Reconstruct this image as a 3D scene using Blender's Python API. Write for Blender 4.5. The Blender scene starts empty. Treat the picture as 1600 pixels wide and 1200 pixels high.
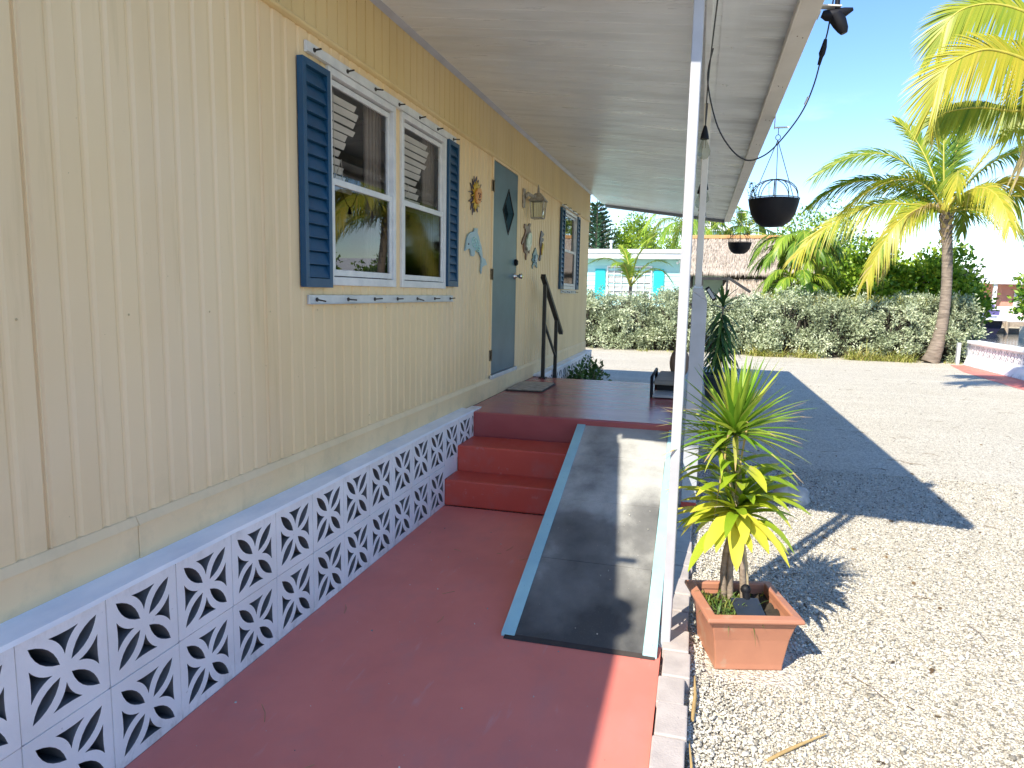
SKY, SUNP, EXPO = 0.15, 4.2, 1.02
import bpy, bmesh, math, random
import numpy as np
from mathutils import Vector, Matrix
from mathutils.geometry import tessellate_polygon
random.seed(7); rng = np.random.default_rng(7)
S = bpy.context.scene
COL = S.collection
R = math.radians
PI = math.pi

# ------------------------------------------------------------------ materials
def newmat(name):
    m = bpy.data.materials.new(name); m.use_nodes = True
    nt = m.node_tree
    b = nt.nodes['Principled BSDF']
    return m, nt, b
def L(nt, a, b): nt.links.new(a, b)
def node(nt, t, **kw):
    n = nt.nodes.new(t)
    for k, v in kw.items():
        if k in n.inputs: n.inputs[k].default_value = v
        else: setattr(n, k, v)
    return n
def c4(c): return (c[0], c[1], c[2], 1)
def mixrgb(nt, fac, a, b, mode='MIX'):
    n = nt.nodes.new('ShaderNodeMix'); n.data_type = 'RGBA'; n.blend_type = mode
    for sock, val in ((n.inputs[0], fac), (n.inputs[6], a), (n.inputs[7], b)):
        if hasattr(val, 'is_output'): L(nt, val, sock)
        else: sock.default_value = val if not isinstance(val, tuple) else (c4(val) if len(val) == 3 else val)
    return n.outputs[2]
def ramp(nt, fac, stops):
    n = nt.nodes.new('ShaderNodeValToRGB')
    el = n.color_ramp.elements
    while len(el) < len(stops): el.new(0.5)
    for e, (p, c) in zip(el, stops): e.position = p; e.color = c4(c)
    L(nt, fac, n.inputs[0]); return n.outputs[0]
def coords(nt, scale=(1, 1, 1)):
    tc = nt.nodes.new('ShaderNodeNewGeometry')
    mp = nt.nodes.new('ShaderNodeMapping'); mp.inputs['Scale'].default_value = scale
    L(nt, tc.outputs['Position'], mp.inputs['Vector']); return mp.outputs[0]
def objcoords(nt, scale=(1, 1, 1)):
    tc = nt.nodes.new('ShaderNodeTexCoord')
    mp = nt.nodes.new('ShaderNodeMapping'); mp.inputs['Scale'].default_value = scale
    L(nt, tc.outputs['Object'], mp.inputs['Vector']); return mp.outputs[0]
def noise(nt, vec, scale, detail=5, rough=0.55):
    n = node(nt, 'ShaderNodeTexNoise', Scale=scale, Detail=detail, Roughness=rough)
    L(nt, vec, n.inputs['Vector']); return n.outputs['Fac']
def bump(nt, b, h, strength, dist=0.01):
    n = node(nt, 'ShaderNodeBump', Strength=strength, Distance=dist)
    L(nt, h, n.inputs['Height']); L(nt, n.outputs[0], b.inputs['Normal'])
def pm(name, col, col2=None, scale=6, rough=0.6, bmp=0.0, bscale=60, metallic=0.0, stretch=(1, 1, 1), lo=0.35, hi=0.65,
       spots=None, spec=None):
    """paint / plain surface with a little uneven colour and relief"""
    m, nt, b = newmat(name)
    v = coords(nt, stretch)
    col2 = col2 or tuple(x * 0.85 for x in col)
    f = noise(nt, v, scale, 6)
    out = ramp(nt, f, [(lo, col2), (hi, col)])
    if spots:
        f2 = noise(nt, v, spots[1], 3, 0.6)
        sp = node(nt, 'ShaderNodeMapRange'); sp.inputs[1].default_value = spots[2]; sp.inputs[2].default_value = spots[2] + 0.06
        L(nt, f2, sp.inputs[0]); out = mixrgb(nt, sp.outputs[0], out, spots[0])
    L(nt, out, b.inputs['Base Color'])
    b.inputs['Roughness'].default_value = rough; b.inputs['Metallic'].default_value = metallic
    if spec is not None: b.inputs['Specular IOR Level'].default_value = spec
    if bmp: bump(nt, b, noise(nt, v, bscale, 4), bmp, 0.004)
    return m
def leafmat(name, cols, trans=0.35, rough=0.45, spec=0.4):
    """per-leaf hue from the face attribute 'tint', some light through the leaf"""
    m, nt, b = newmat(name)
    a = node(nt, 'ShaderNodeAttribute', attribute_name='tint')
    n = len(cols)
    c = ramp(nt, a.outputs['Fac'], [(i / max(1, n - 1), x) for i, x in enumerate(cols)])
    L(nt, c, b.inputs['Base Color']); b.inputs['Roughness'].default_value = rough
    b.inputs['Specular IOR Level'].default_value = spec
    t = nt.nodes.new('ShaderNodeBsdfTranslucent'); L(nt, c, t.inputs['Color'])
    mx = nt.nodes.new('ShaderNodeMixShader'); mx.inputs[0].default_value = trans
    L(nt, b.outputs[0], mx.inputs[1]); L(nt, t.outputs[0], mx.inputs[2])
    L(nt, mx.outputs[0], nt.nodes['Material Output'].inputs[0]); return m
def glassmat(name, tint=(0.95, 0.97, 0.96), ior=1.5, rough=0.0):
    m, nt, b = newmat(name)
    fr0 = node(nt, 'ShaderNodeFresnel', IOR=ior); gg = nt.nodes.new('ShaderNodeNewGeometry')
    iv = node(nt, 'ShaderNodeMath', operation='SUBTRACT'); iv.inputs[0].default_value = 1.0; L(nt, gg.outputs['Backfacing'], iv.inputs[1])
    fr = node(nt, 'ShaderNodeMath', operation='MULTIPLY'); L(nt, fr0.outputs[0], fr.inputs[0]); L(nt, iv.outputs[0], fr.inputs[1])
    tr = node(nt, 'ShaderNodeBsdfTransparent', Color=c4(tint)); gl = node(nt, 'ShaderNodeBsdfGlossy', Roughness=rough)
    mx = nt.nodes.new('ShaderNodeMixShader'); L(nt, fr.outputs[0], mx.inputs[0]); L(nt, tr.outputs[0], mx.inputs[1]); L(nt, gl.outputs[0], mx.inputs[2])
    L(nt, mx.outputs[0], nt.nodes['Material Output'].inputs[0]); return m

M = {}
def siding_mat(name, a, b2, c):
    m, nt, b = newmat(name)
    v = coords(nt, (1, 1.6, 0.22)); v2 = coords(nt)
    f = noise(nt, v, 1.6, 5); col = ramp(nt, f, [(0.36, b2), (0.62, a)])
    f3 = noise(nt, v2, 0.7, 3); col = mixrgb(nt, ramp(nt, f3, [(0.45, (0, 0, 0)), (0.75, (0.6, 0.6, 0.6))]), col, c)
    f2 = noise(nt, v2, 38, 3, 0.7)
    sp = node(nt, 'ShaderNodeMapRange'); sp.inputs[1].default_value = 0.73; sp.inputs[2].default_value = 0.78; L(nt, f2, sp.inputs[0])
    col = mixrgb(nt, sp.outputs[0], col, (0.32, 0.24, 0.12))
    st = noise(nt, coords(nt, (1, 7.5, 0.55)), 1.7, 5, 0.62)
    sk = ramp(nt, st, [(0.60, (0, 0, 0)), (0.74, (0.30, 0.30, 0.30))]); col = mixrgb(nt, sk, col, (0.52, 0.37, 0.17))
    zz = nt.nodes.new('ShaderNodeSeparateXYZ'); L(nt, v2, zz.inputs[0])
    lowz = node(nt, 'ShaderNodeMapRange'); lowz.inputs[1].default_value = 0.98; lowz.inputs[2].default_value = 0.62; lowz.inputs[3].default_value = 0.0; lowz.inputs[4].default_value = 0.38; L(nt, zz.outputs[2], lowz.inputs[0])
    sd = node(nt, 'ShaderNodeMath', operation='MULTIPLY'); L(nt, lowz.outputs[0], sd.inputs[0]); L(nt, ramp(nt, noise(nt, v2, 6.5, 6, 0.7), [(0.48, (0, 0, 0)), (0.68, (1, 1, 1))]), sd.inputs[1])
    col = mixrgb(nt, sd.outputs[0], col, (0.46, 0.37, 0.22))
    L(nt, col, b.inputs['Base Color']); b.inputs['Roughness'].default_value = 0.5
    bump(nt, b, noise(nt, v2, 25, 4), 0.12, 0.003); return m
M['siding'] = siding_mat('cream_siding_paint', (0.83, 0.625, 0.345), (0.76, 0.56, 0.30), (0.82, 0.655, 0.44))
M['frieze'] = siding_mat('cream_paint_shaded', (0.74, 0.56, 0.26), (0.66, 0.49, 0.22), (0.72, 0.57, 0.33))  # siding cream again, with the shade below the roof put into its colour
M['frieze_nail'] = pm('painted_nail_head', (.60, .46, .25), None, 8, .5)
M['flash'] = siding_mat('cream_flashing_paint', (0.84, 0.63, 0.36), (0.78, 0.58, 0.32), (0.80, 0.62, 0.40))
def masonry():
    m, nt, b = newmat('white_masonry_paint'); v = coords(nt)
    col = ramp(nt, noise(nt, v, 3, 6), [(.35, (.80, .765, .75)), (.65, (.91, .875, .86))])
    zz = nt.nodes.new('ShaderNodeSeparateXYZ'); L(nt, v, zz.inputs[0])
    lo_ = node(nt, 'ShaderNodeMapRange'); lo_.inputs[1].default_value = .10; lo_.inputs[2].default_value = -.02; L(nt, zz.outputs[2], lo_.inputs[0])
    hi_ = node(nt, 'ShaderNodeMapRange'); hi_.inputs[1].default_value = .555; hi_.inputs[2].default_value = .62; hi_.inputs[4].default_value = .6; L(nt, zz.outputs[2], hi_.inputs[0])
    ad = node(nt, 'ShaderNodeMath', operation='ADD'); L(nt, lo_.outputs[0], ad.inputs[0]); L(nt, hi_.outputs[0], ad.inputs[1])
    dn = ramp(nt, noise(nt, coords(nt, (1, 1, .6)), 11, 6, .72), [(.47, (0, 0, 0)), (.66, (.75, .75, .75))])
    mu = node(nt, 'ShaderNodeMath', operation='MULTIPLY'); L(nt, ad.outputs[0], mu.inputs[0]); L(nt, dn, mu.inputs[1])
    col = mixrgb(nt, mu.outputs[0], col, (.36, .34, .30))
    sp = ramp(nt, noise(nt, v, 17, 5, .7), [(.66, (0, 0, 0)), (.74, (.8, .8, .8))]); col = mixrgb(nt, sp, col, (.42, .40, .37))
    L(nt, col, b.inputs['Base Color']); b.inputs['Roughness'].default_value = .68; bump(nt, b, noise(nt, v, 70, 5, .65), .45, .005); return m
M['white'] = masonry()
M['ledge'] = pm('white_ledge_paint', (0.92, 0.93, 0.95), (0.74, 0.78, 0.84), 7, 0.55, 0.4, 40, stretch=(1, .5, 1))
M['postwhite'] = pm('white_post_paint', (0.47, 0.475, 0.50), (0.40, 0.40, 0.415), 5, 0.4, 0.1, 60, spots=((0.45, 0.40, 0.34), 30, 0.73))
M['alu'] = pm('white_aluminium_frame', (0.74, 0.74, 0.72), (0.60, 0.61, 0.61), 9, 0.35, 0.08, 60)
M['track'] = pm('galvanised_track', (0.62, 0.64, 0.66), (0.50, 0.52, 0.55), 7, 0.38, 0.08, 60, metallic=0.35)
M['bolt'] = pm('dark_bolt_steel', (0.06, 0.055, 0.05), None, 30, 0.45, metallic=0.6)
M['shutter'] = pm('blue_shutter_paint', (0.008, 0.068, 0.15), (0.006, 0.055, 0.12), 5, 0.42, 0.1, 70, spots=((0.10, 0.2, 0.28), 30, 0.76))
M['door'] = pm('blue_grey_door_paint', (0.065, 0.145, 0.185), (0.05, 0.115, 0.15), 4, 0.38, 0.25, 55)
M['dark'] = pm('dark_shade_fill', (0.05, 0.042, 0.036), None, 3, 0.8)  # near-black colour standing in for the shade behind openings
M['curtain'] = pm('brown_interior', (0.20, 0.155, 0.12), (0.13, 0.10, 0.08), 3, 0.8)
M['blind'] = pm('ivory_blind', (0.60, 0.55, 0.48), (0.52, 0.47, 0.41), 5, 0.6)
M['glass'] = glassmat('window_glass', (0.92, 0.93, 0.93), 1.55)
M['lowglass'] = glassmat('reflective_lower_glass', (0.5, 0.52, 0.52), 1.6)
M['screenglass'] = glassmat('screened_glass', (0.16, 0.16, 0.17), 1.22, 0.05)
M['bulbglass'] = glassmat('bulb_glass', (0.80, 0.83, 0.80), 1.7)
M['black'] = pm('black_plastic', (0.006, 0.006, 0.009), (0.010, 0.010, 0.013), 12, 0.55, 0.05, spec=0.25)
M['blackmetal'] = pm('black_metal_paint', (0.012, 0.011, 0.011), (0.022, 0.02, 0.019), 9, 0.5, 0.15)
M['chrome'] = pm('knob_chrome', (0.75, 0.74, 0.72), None, 10, 0.14, metallic=1.0)
M['brass'] = pm('aged_hinge_metal', (0.30, 0.24, 0.16), (0.16, 0.12, 0.08), 30, 0.5, metallic=0.5)
M['lantern'] = pm('weathered_lantern_metal', (0.42, 0.38, 0.32), (0.24, 0.21, 0.17), 30, 0.5, 0.2)
def soffit_mat():
    m, nt, b = newmat('aged_white_roof_pan')
    v = coords(nt, (0.5, 2.6, 1)); v2 = coords(nt, (0.6, 1.3, 1))
    f = noise(nt, v, 2.2, 6, 0.6); col = ramp(nt, f, [(0.3, (0.66, 0.69, 0.68)), (0.5, (0.76, 0.79, 0.785)), (0.72, (0.83, 0.86, 0.855))])
    g = noise(nt, v2, 1.1, 4); col = mixrgb(nt, ramp(nt, g, [(0.42, (0, 0, 0)), (0.7, (0.45, 0.45, 0.45))]), col, (0.56, 0.54, 0.48))
    sp = node(nt, 'ShaderNodeMapRange'); f2 = noise(nt, coords(nt, (0.5, 3, 1)), 16, 4, 0.7)
    sp.inputs[1].default_value = 0.66; sp.inputs[2].default_value = 0.74; L(nt, f2, sp.inputs[0])
    col = mixrgb(nt, sp.outputs[0], col, (0.46, 0.44, 0.39))
    sx = nt.nodes.new('ShaderNodeSeparateXYZ'); L(nt, coords(nt), sx.inputs[0])
    ex = node(nt, 'ShaderNodeMapRange'); ex.inputs[1].default_value = 1.86; ex.inputs[2].default_value = 2.14; L(nt, sx.outputs[0], ex.inputs[0])
    dn = noise(nt, coords(nt, (.6, 2.2, 1)), 1.4, 5); ed = node(nt, 'ShaderNodeMath', operation='MULTIPLY'); L(nt, ex.outputs[0], ed.inputs[0]); L(nt, ramp(nt, dn, [(.42, (0, 0, 0)), (.62, (.8, .8, .8))]), ed.inputs[1])
    col = mixrgb(nt, ed.outputs[0], col, (0.22, 0.21, 0.19))
    L(nt, col, b.inputs['Base Color'])
    rr = ramp(nt, f, [(0.3, (0.42,) * 3), (0.7, (0.24,) * 3)]); L(nt, rr, b.inputs['Roughness'])
    bump(nt, b, noise(nt, coords(nt, (.25, 5, 1)), 4, 3), 0.10, 0.004); return m
M['soffit'] = soffit_mat()
M['gutter'] = pm('beige_gutter_paint', (0.72, 0.68, 0.60), (0.64, 0.60, 0.52), 4, 0.45, 0.1, 40)
M['greytrim'] = pm('grey_end_trim', (0.20, 0.21, 0.22), None, 5, 0.5)
def red_mat(name, a, b2, rough):
    m, nt, b = newmat(name)
    v = coords(nt)
    f = noise(nt, v, 1.3, 6, 0.6); col = ramp(nt, f, [(0.32, b2), (0.66, a)])
    g = noise(nt, coords(nt, (1, 0.6, 1)), 4.5, 5, 0.65)
    col = mixrgb(nt, ramp(nt, g, [(0.5, (0, 0, 0)), (0.8, (0.5, 0.5, 0.5))]), col, tuple(q * .55 + .12 for q in a))
    sc1 = ramp(nt, noise(nt, coords(nt, (1, .18, 1)), 15, 4, .7), [(.62, (0, 0, 0)), (.72, (.3, .3, .3))]); col = mixrgb(nt, sc1, col, tuple(q * .55 + .26 for q in a))
    pt = ramp(nt, noise(nt, v, .75, 3), [(.5, (0, 0, 0)), (.68, (.35, .35, .35))]); col = mixrgb(nt, pt, col, tuple(q * .82 for q in b2))
    f2 = noise(nt, v, 70, 2, 0.6); sp = node(nt, 'ShaderNodeMapRange'); sp.inputs[1].default_value = 0.76; sp.inputs[2].default_value = 0.8; L(nt, f2, sp.inputs[0])
    col = mixrgb(nt, sp.outputs[0], col, (0.16, 0.05, 0.045))
    L(nt, col, b.inputs['Base Color'])
    L(nt, ramp(nt, g, [(0.35, (rough - .08,) * 3), (0.7, (rough + .12,) * 3)]), b.inputs['Roughness'])
    bump(nt, b, noise(nt, v, 120, 3), 0.10, 0.003); return m
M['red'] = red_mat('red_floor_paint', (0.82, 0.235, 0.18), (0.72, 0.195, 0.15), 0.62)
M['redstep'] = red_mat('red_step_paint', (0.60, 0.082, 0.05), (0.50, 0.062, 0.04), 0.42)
def ramp_mat():
    m, nt, b = newmat('worn_grey_ramp_coating')
    v = coords(nt)
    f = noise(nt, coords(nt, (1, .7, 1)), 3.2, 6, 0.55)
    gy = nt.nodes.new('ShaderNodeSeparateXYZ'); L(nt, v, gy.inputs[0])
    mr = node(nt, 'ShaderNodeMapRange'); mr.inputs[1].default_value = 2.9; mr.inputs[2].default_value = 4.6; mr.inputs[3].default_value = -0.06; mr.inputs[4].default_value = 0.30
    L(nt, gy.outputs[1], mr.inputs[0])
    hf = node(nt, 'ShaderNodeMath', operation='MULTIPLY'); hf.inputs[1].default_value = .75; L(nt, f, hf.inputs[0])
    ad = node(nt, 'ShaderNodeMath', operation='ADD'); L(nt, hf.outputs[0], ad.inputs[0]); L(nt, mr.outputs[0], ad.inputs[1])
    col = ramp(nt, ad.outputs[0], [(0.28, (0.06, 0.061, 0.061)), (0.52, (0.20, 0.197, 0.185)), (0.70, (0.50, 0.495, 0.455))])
    f2 = noise(nt, v, 160, 2, 0.6); sp = node(nt, 'ShaderNodeMapRange'); sp.inputs[1].default_value = 0.6; sp.inputs[2].default_value = 0.8; L(nt, f2, sp.inputs[0])
    col = mixrgb(nt, sp.outputs[0], col, (0.12, 0.12, 0.11))
    L(nt, col, b.inputs['Base Color']); b.inputs['Roughness'].default_value = 0.62
    bump(nt, b, noise(nt, v, 220, 3, 0.7), 0.35, 0.003); return m
M['ramp'] = ramp_mat()
M['aqua'] = pm('aqua_curb_paint', (0.42, 0.70, 0.72), (0.34, 0.60, 0.66), 4, 0.55, 0.2, 60, spots=((0.30, 0.32, 0.33), 24, 0.72))
M['paver'] = pm('pinkish_concrete_paver', (0.50, 0.445, 0.415), (0.39, 0.345, 0.325), 9, 0.85, 0.6, 120, spots=((0.34, 0.30, 0.28), 60, 0.68))
def gravel_mat(name, scale, b_str, dist):
    m, nt, b = newmat(name)
    v = coords(nt)
    wn = node(nt, 'ShaderNodeTexNoise', Scale=scale * 0.6, Detail=2); L(nt, v, wn.inputs['Vector'])
    wv = mixrgb(nt, 0.02, v, wn.outputs['Color'], 'ADD')
    vo = node(nt, 'ShaderNodeTexVoronoi', Scale=scale); L(nt, wv, vo.inputs['Vector'])
    hs = nt.nodes.new('ShaderNodeSeparateColor'); L(nt, vo.outputs['Color'], hs.inputs[0])
    col = ramp(nt, hs.outputs[0], [(0.0, (0.34, 0.30, 0.235)), (0.22, (0.58, 0.525, 0.42)), (0.6, (0.72, 0.665, 0.54)), (1.0, (0.80, 0.745, 0.62))])
    gap_shade = ramp(nt, vo.outputs['Distance'], [(0.5, (0, 0, 0)), (0.8, (0.6, 0.6, 0.6))])  # darker grit between stones, with crevice shade painted into the colour
    col = mixrgb(nt, gap_shade, col, (0.22, 0.19, 0.15))
    big = noise(nt, v, 0.45, 5, .6); col = mixrgb(nt, ramp(nt, big, [(0.45, (0, 0, 0)), (0.75, (0.35, 0.35, 0.35))]), col, (0.46, 0.41, 0.31))
    tr_ = noise(nt, coords(nt, (.22, 1.6, 1)), 1.1, 4); col = mixrgb(nt, ramp(nt, tr_, [(.5, (0, 0, 0)), (.7, (.3, .3, .3))]), col, (.78, .73, .61))
    f2 = noise(nt, v, 9, 5, 0.75); sp = node(nt, 'ShaderNodeMapRange'); sp.inputs[1].default_value = 0.68; sp.inputs[2].default_value = 0.74; L(nt, f2, sp.inputs[0])
    col = mixrgb(nt, sp.outputs[0], col, (0.28, 0.24, 0.18))
    L(nt, col, b.inputs['Base Color']); b.inputs['Roughness'].default_value = 0.9; b.inputs['Specular IOR Level'].default_value = 0.2
    inv = node(nt, 'ShaderNodeMath', operation='SUBTRACT'); inv.inputs[0].default_value = 1.0; L(nt, vo.outputs['Distance'], inv.inputs[1])
    bump(nt, b, inv.outputs[0], b_str, dist); return m
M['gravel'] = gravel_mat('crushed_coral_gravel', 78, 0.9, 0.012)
m, nt, b = newmat('gravel_pebble')
a = node(nt, 'ShaderNodeAttribute', attribute_name='tint')
L(nt, ramp(nt, a.outputs['Fac'], [(0, (0.15, 0.135, 0.11)), (0.2, (0.40, 0.37, 0.305)), (0.6, (0.57, 0.53, 0.445)), (1, (0.72, 0.68, 0.59))]), b.inputs['Base Color'])
b.inputs['Roughness'].default_value = 0.9; M['pebble'] = m
M['terra'] = pm('terracotta_plastic', (0.46, 0.20, 0.118), (0.40, 0.17, 0.102), 5, 0.5, 0.08, 50, spots=((0.44, 0.24, 0.155), 9, 0.60))
M['soil'] = pm('dark_potting_soil', (0.05, 0.038, 0.025), (0.025, 0.018, 0.012), 20, 0.95, 0.9, 90)
M['moss'] = leafmat('moss_green', [(0.16, 0.13, 0.03), (0.20, 0.22, 0.03), (0.12, 0.18, 0.03)], 0.2)
M['tuft'] = leafmat('grass_blade_green', [(0.06, 0.14, 0.02), (0.14, 0.24, 0.06), (0.30, 0.30, 0.08)], 0.35)
M['panel'] = pm('dark_solar_panel', (0.02, 0.028, 0.045), (0.03, 0.038, 0.058), 8, 0.3)
M['bark'] = pm('grey_tan_bark', (0.33, 0.26, 0.20), (0.20, 0.15, 0.11), 18, 0.85, 0.7, 60, stretch=(1, 1, 2.5))
M['palmbark'] = pm('ringed_palm_bark', (0.27, 0.215, 0.165), (0.13, 0.10, 0.075), 7, 0.9, 1.0, 14, stretch=(.6, .6, 3.5))
M['cane'] = pm('pale_cane', (0.55, 0.44, 0.26), (0.42, 0.32, 0.18), 14, 0.6, 0.3, 50, stretch=(1, 1, 3))
M['corn'] = leafmat('yellow_green_broad_leaf', [(0.18, 0.33, 0.02), (0.34, 0.46, 0.03), (0.52, 0.58, 0.05), (0.74, 0.67, 0.08)], 0.4, 0.38)
M['spike'] = leafmat('green_spiky_leaf', [(0.08, 0.22, 0.02), (0.19, 0.36, 0.03), (0.42, 0.52, 0.06), (0.62, 0.44, 0.20)], 0.35, 0.38)
M['darkleaf'] = leafmat('deep_green_leaf', [(0.025, 0.065, 0.018), (0.065, 0.15, 0.035), (0.15, 0.26, 0.06)], 0.2, 0.4)
M['palmleaf'] = leafmat('coconut_palm_leaflet', [(0.06, 0.15, 0.02), (0.19, 0.30, 0.025), (0.38, 0.41, 0.035), (0.60, 0.50, 0.06), (0.54, 0.42, 0.22)], 0.4, 0.4)
M['palmleaf2'] = leafmat('green_palm_leaflet', [(0.05, 0.13, 0.02), (0.14, 0.27, 0.025), (0.33, 0.45, 0.04), (0.55, 0.55, 0.06)], 0.35, 0.42)
M['rachis'] = pm('yellow_green_rachis', (0.50, 0.42, 0.06), (0.36, 0.34, 0.05), 8, 0.5)
M['silver'] = leafmat('silver_hedge_leaf', [(0.06, 0.075, 0.04), (0.25, 0.30, 0.17), (0.46, 0.52, 0.32), (0.68, 0.72, 0.50)], 0.2, 0.6)
M['weed'] = leafmat('dry_weed_blade', [(0.20, 0.28, 0.04), (0.44, 0.44, 0.10), (0.62, 0.52, 0.22)], 0.3)
M['tree'] = leafmat('broadleaf_green', [(0.03, 0.09, 0.012), (0.10, 0.22, 0.02), (0.23, 0.38, 0.03), (0.42, 0.52, 0.05)], 0.3, 0.4)
M['limeleaf'] = leafmat('lime_green_leaf', [(0.09, 0.18, 0.02), (0.24, 0.38, 0.03), (0.48, 0.58, 0.06)], 0.35)
M['pine'] = leafmat('dark_pine_spray', [(0.015, 0.05, 0.03), (0.04, 0.11, 0.05), (0.09, 0.17, 0.05)], 0.12)
M['thatch'] = pm('grey_palm_thatch', (0.50, 0.42, 0.34), (0.33, 0.27, 0.21), 16, 0.95, 1.0, 30, stretch=(3, 0.6, 0.6))
M['thatchleaf'] = leafmat('loose_thatch_straw', [(0.25, 0.20, 0.15), (0.44, 0.37, 0.30), (0.58, 0.50, 0.41)], 0.1, 0.8)
M['ridge'] = pm('orange_ridge_wood', (0.62, 0.33, 0.12), (0.5, 0.26, 0.1), 6, 0.7)
M['housewhite'] = pm('white_fascia_paint', (0.86, 0.86, 0.85), (0.8, 0.8, 0.8), 2, 0.5)
M['houseaqua'] = pm('pale_aqua_lap_paint', (0.46, 0.77, 0.76), (0.43, 0.72, 0.72), 2, 0.55)
M['teal'] = pm('turquoise_shutter_paint', (0.02, 0.52, 0.56), None, 3, 0.5)
M['housewin'] = pm('grey_window_glass', (0.46, 0.46, 0.45), (0.30, 0.31, 0.32), 1.5, 0.15)
M['mint'] = pm('mint_wall_paint', (0.64, 0.84, 0.76), None, 2, 0.6)
M['pinkwall'] = pm('salmon_house_paint', (0.62, 0.28, 0.20), (0.56, 0.24, 0.17), 2, 0.7)
M['wood'] = pm('weathered_dock_wood', (0.42, 0.34, 0.25), (0.28, 0.22, 0.16), 5, 0.85, 0.4)
M['hull'] = pm('dark_blue_hull', (0.02, 0.02, 0.045), None, 3, 0.25)
M['hullwhite'] = pm('white_gelcoat', (0.78, 0.78, 0.80), None, 3, 0.3)
M['purple'] = pm('blue_violet_canvas', (0.11, 0.09, 0.26), None, 3, 0.7)
M['rock'] = pm('grey_coral_rock', (0.62, 0.58, 0.52), (0.36, 0.33, 0.30), 12, 0.9, 1.0, 30)
M['mat'] = pm('worn_tan_doormat', (0.55, 0.46, 0.35), (0.34, 0.27, 0.20), 16, 0.95, 1.0, 140)
M['matedge'] = pm('dark_mat_edge', (0.05, 0.04, 0.035), None, 20, 0.9)
M['greyseat'] = pm('grey_seat_vinyl', (0.24, 0.22, 0.18), (0.19, 0.17, 0.14), 6, 0.6, 0.2)
M['brownback'] = pm('brown_seat_back', (0.20, 0.13, 0.09), None, 6, 0.5)
M['greytray'] = pm('light_grey_tray', (0.42, 0.43, 0.42), None, 6, 0.5)
M['bluepot'] = pm('dark_blue_grey_pot', (0.04, 0.055, 0.065), (0.06, 0.075, 0.085), 4, 0.5)
M['stick'] = pm('dry_straw_stick', (0.52, 0.36, 0.15), (0.38, 0.25, 0.10), 20, 0.8)
M['cable'] = pm('black_cable_rubber', (0.012, 0.012, 0.012), None, 5, 0.35)
M['whitetape'] = pm('white_tape', (0.8, 0.8, 0.8), None, 5, 0.5)
M['wire'] = pm('rusty_basket_wire', (0.10, 0.085, 0.075), (0.2, 0.17, 0.14), 30, 0.5, metallic=0.3)
M['artblue'] = pm('pale_blue_enamel', (0.24, 0.40, 0.50), (0.34, 0.46, 0.52), 30, 0.35)
M['artaqua'] = pm('aqua_swirl_enamel', (0.22, 0.55, 0.55), (0.40, 0.62, 0.58), 24, 0.3)
M['artgreen'] = pm('green_white_shell_enamel', (0.30, 0.42, 0.30), (0.62, 0.66, 0.60), 22, 0.3)
M['artbrown'] = pm('brown_enamel', (0.12, 0.055, 0.04), (0.2, 0.1, 0.06), 22, 0.4)
M['artteal'] = pm('slate_teal_enamel', (0.10, 0.20, 0.24), (0.16, 0.28, 0.30), 22, 0.4)
M['artyellow'] = pm('yellow_enamel', (0.68, 0.46, 0.04), (0.55, 0.34, 0.03), 22, 0.4)
M['artorange'] = pm('orange_face_enamel', (0.62, 0.24, 0.07), (0.70, 0.36, 0.10), 30, 0.4)
M['artdark'] = pm('black_purple_enamel', (0.03, 0.02, 0.03), (0.10, 0.08, 0.14), 26, 0.4)
M['plate'] = pm('white_bracket_metal', (0.70, 0.66, 0.58), None, 6, 0.4)

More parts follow.
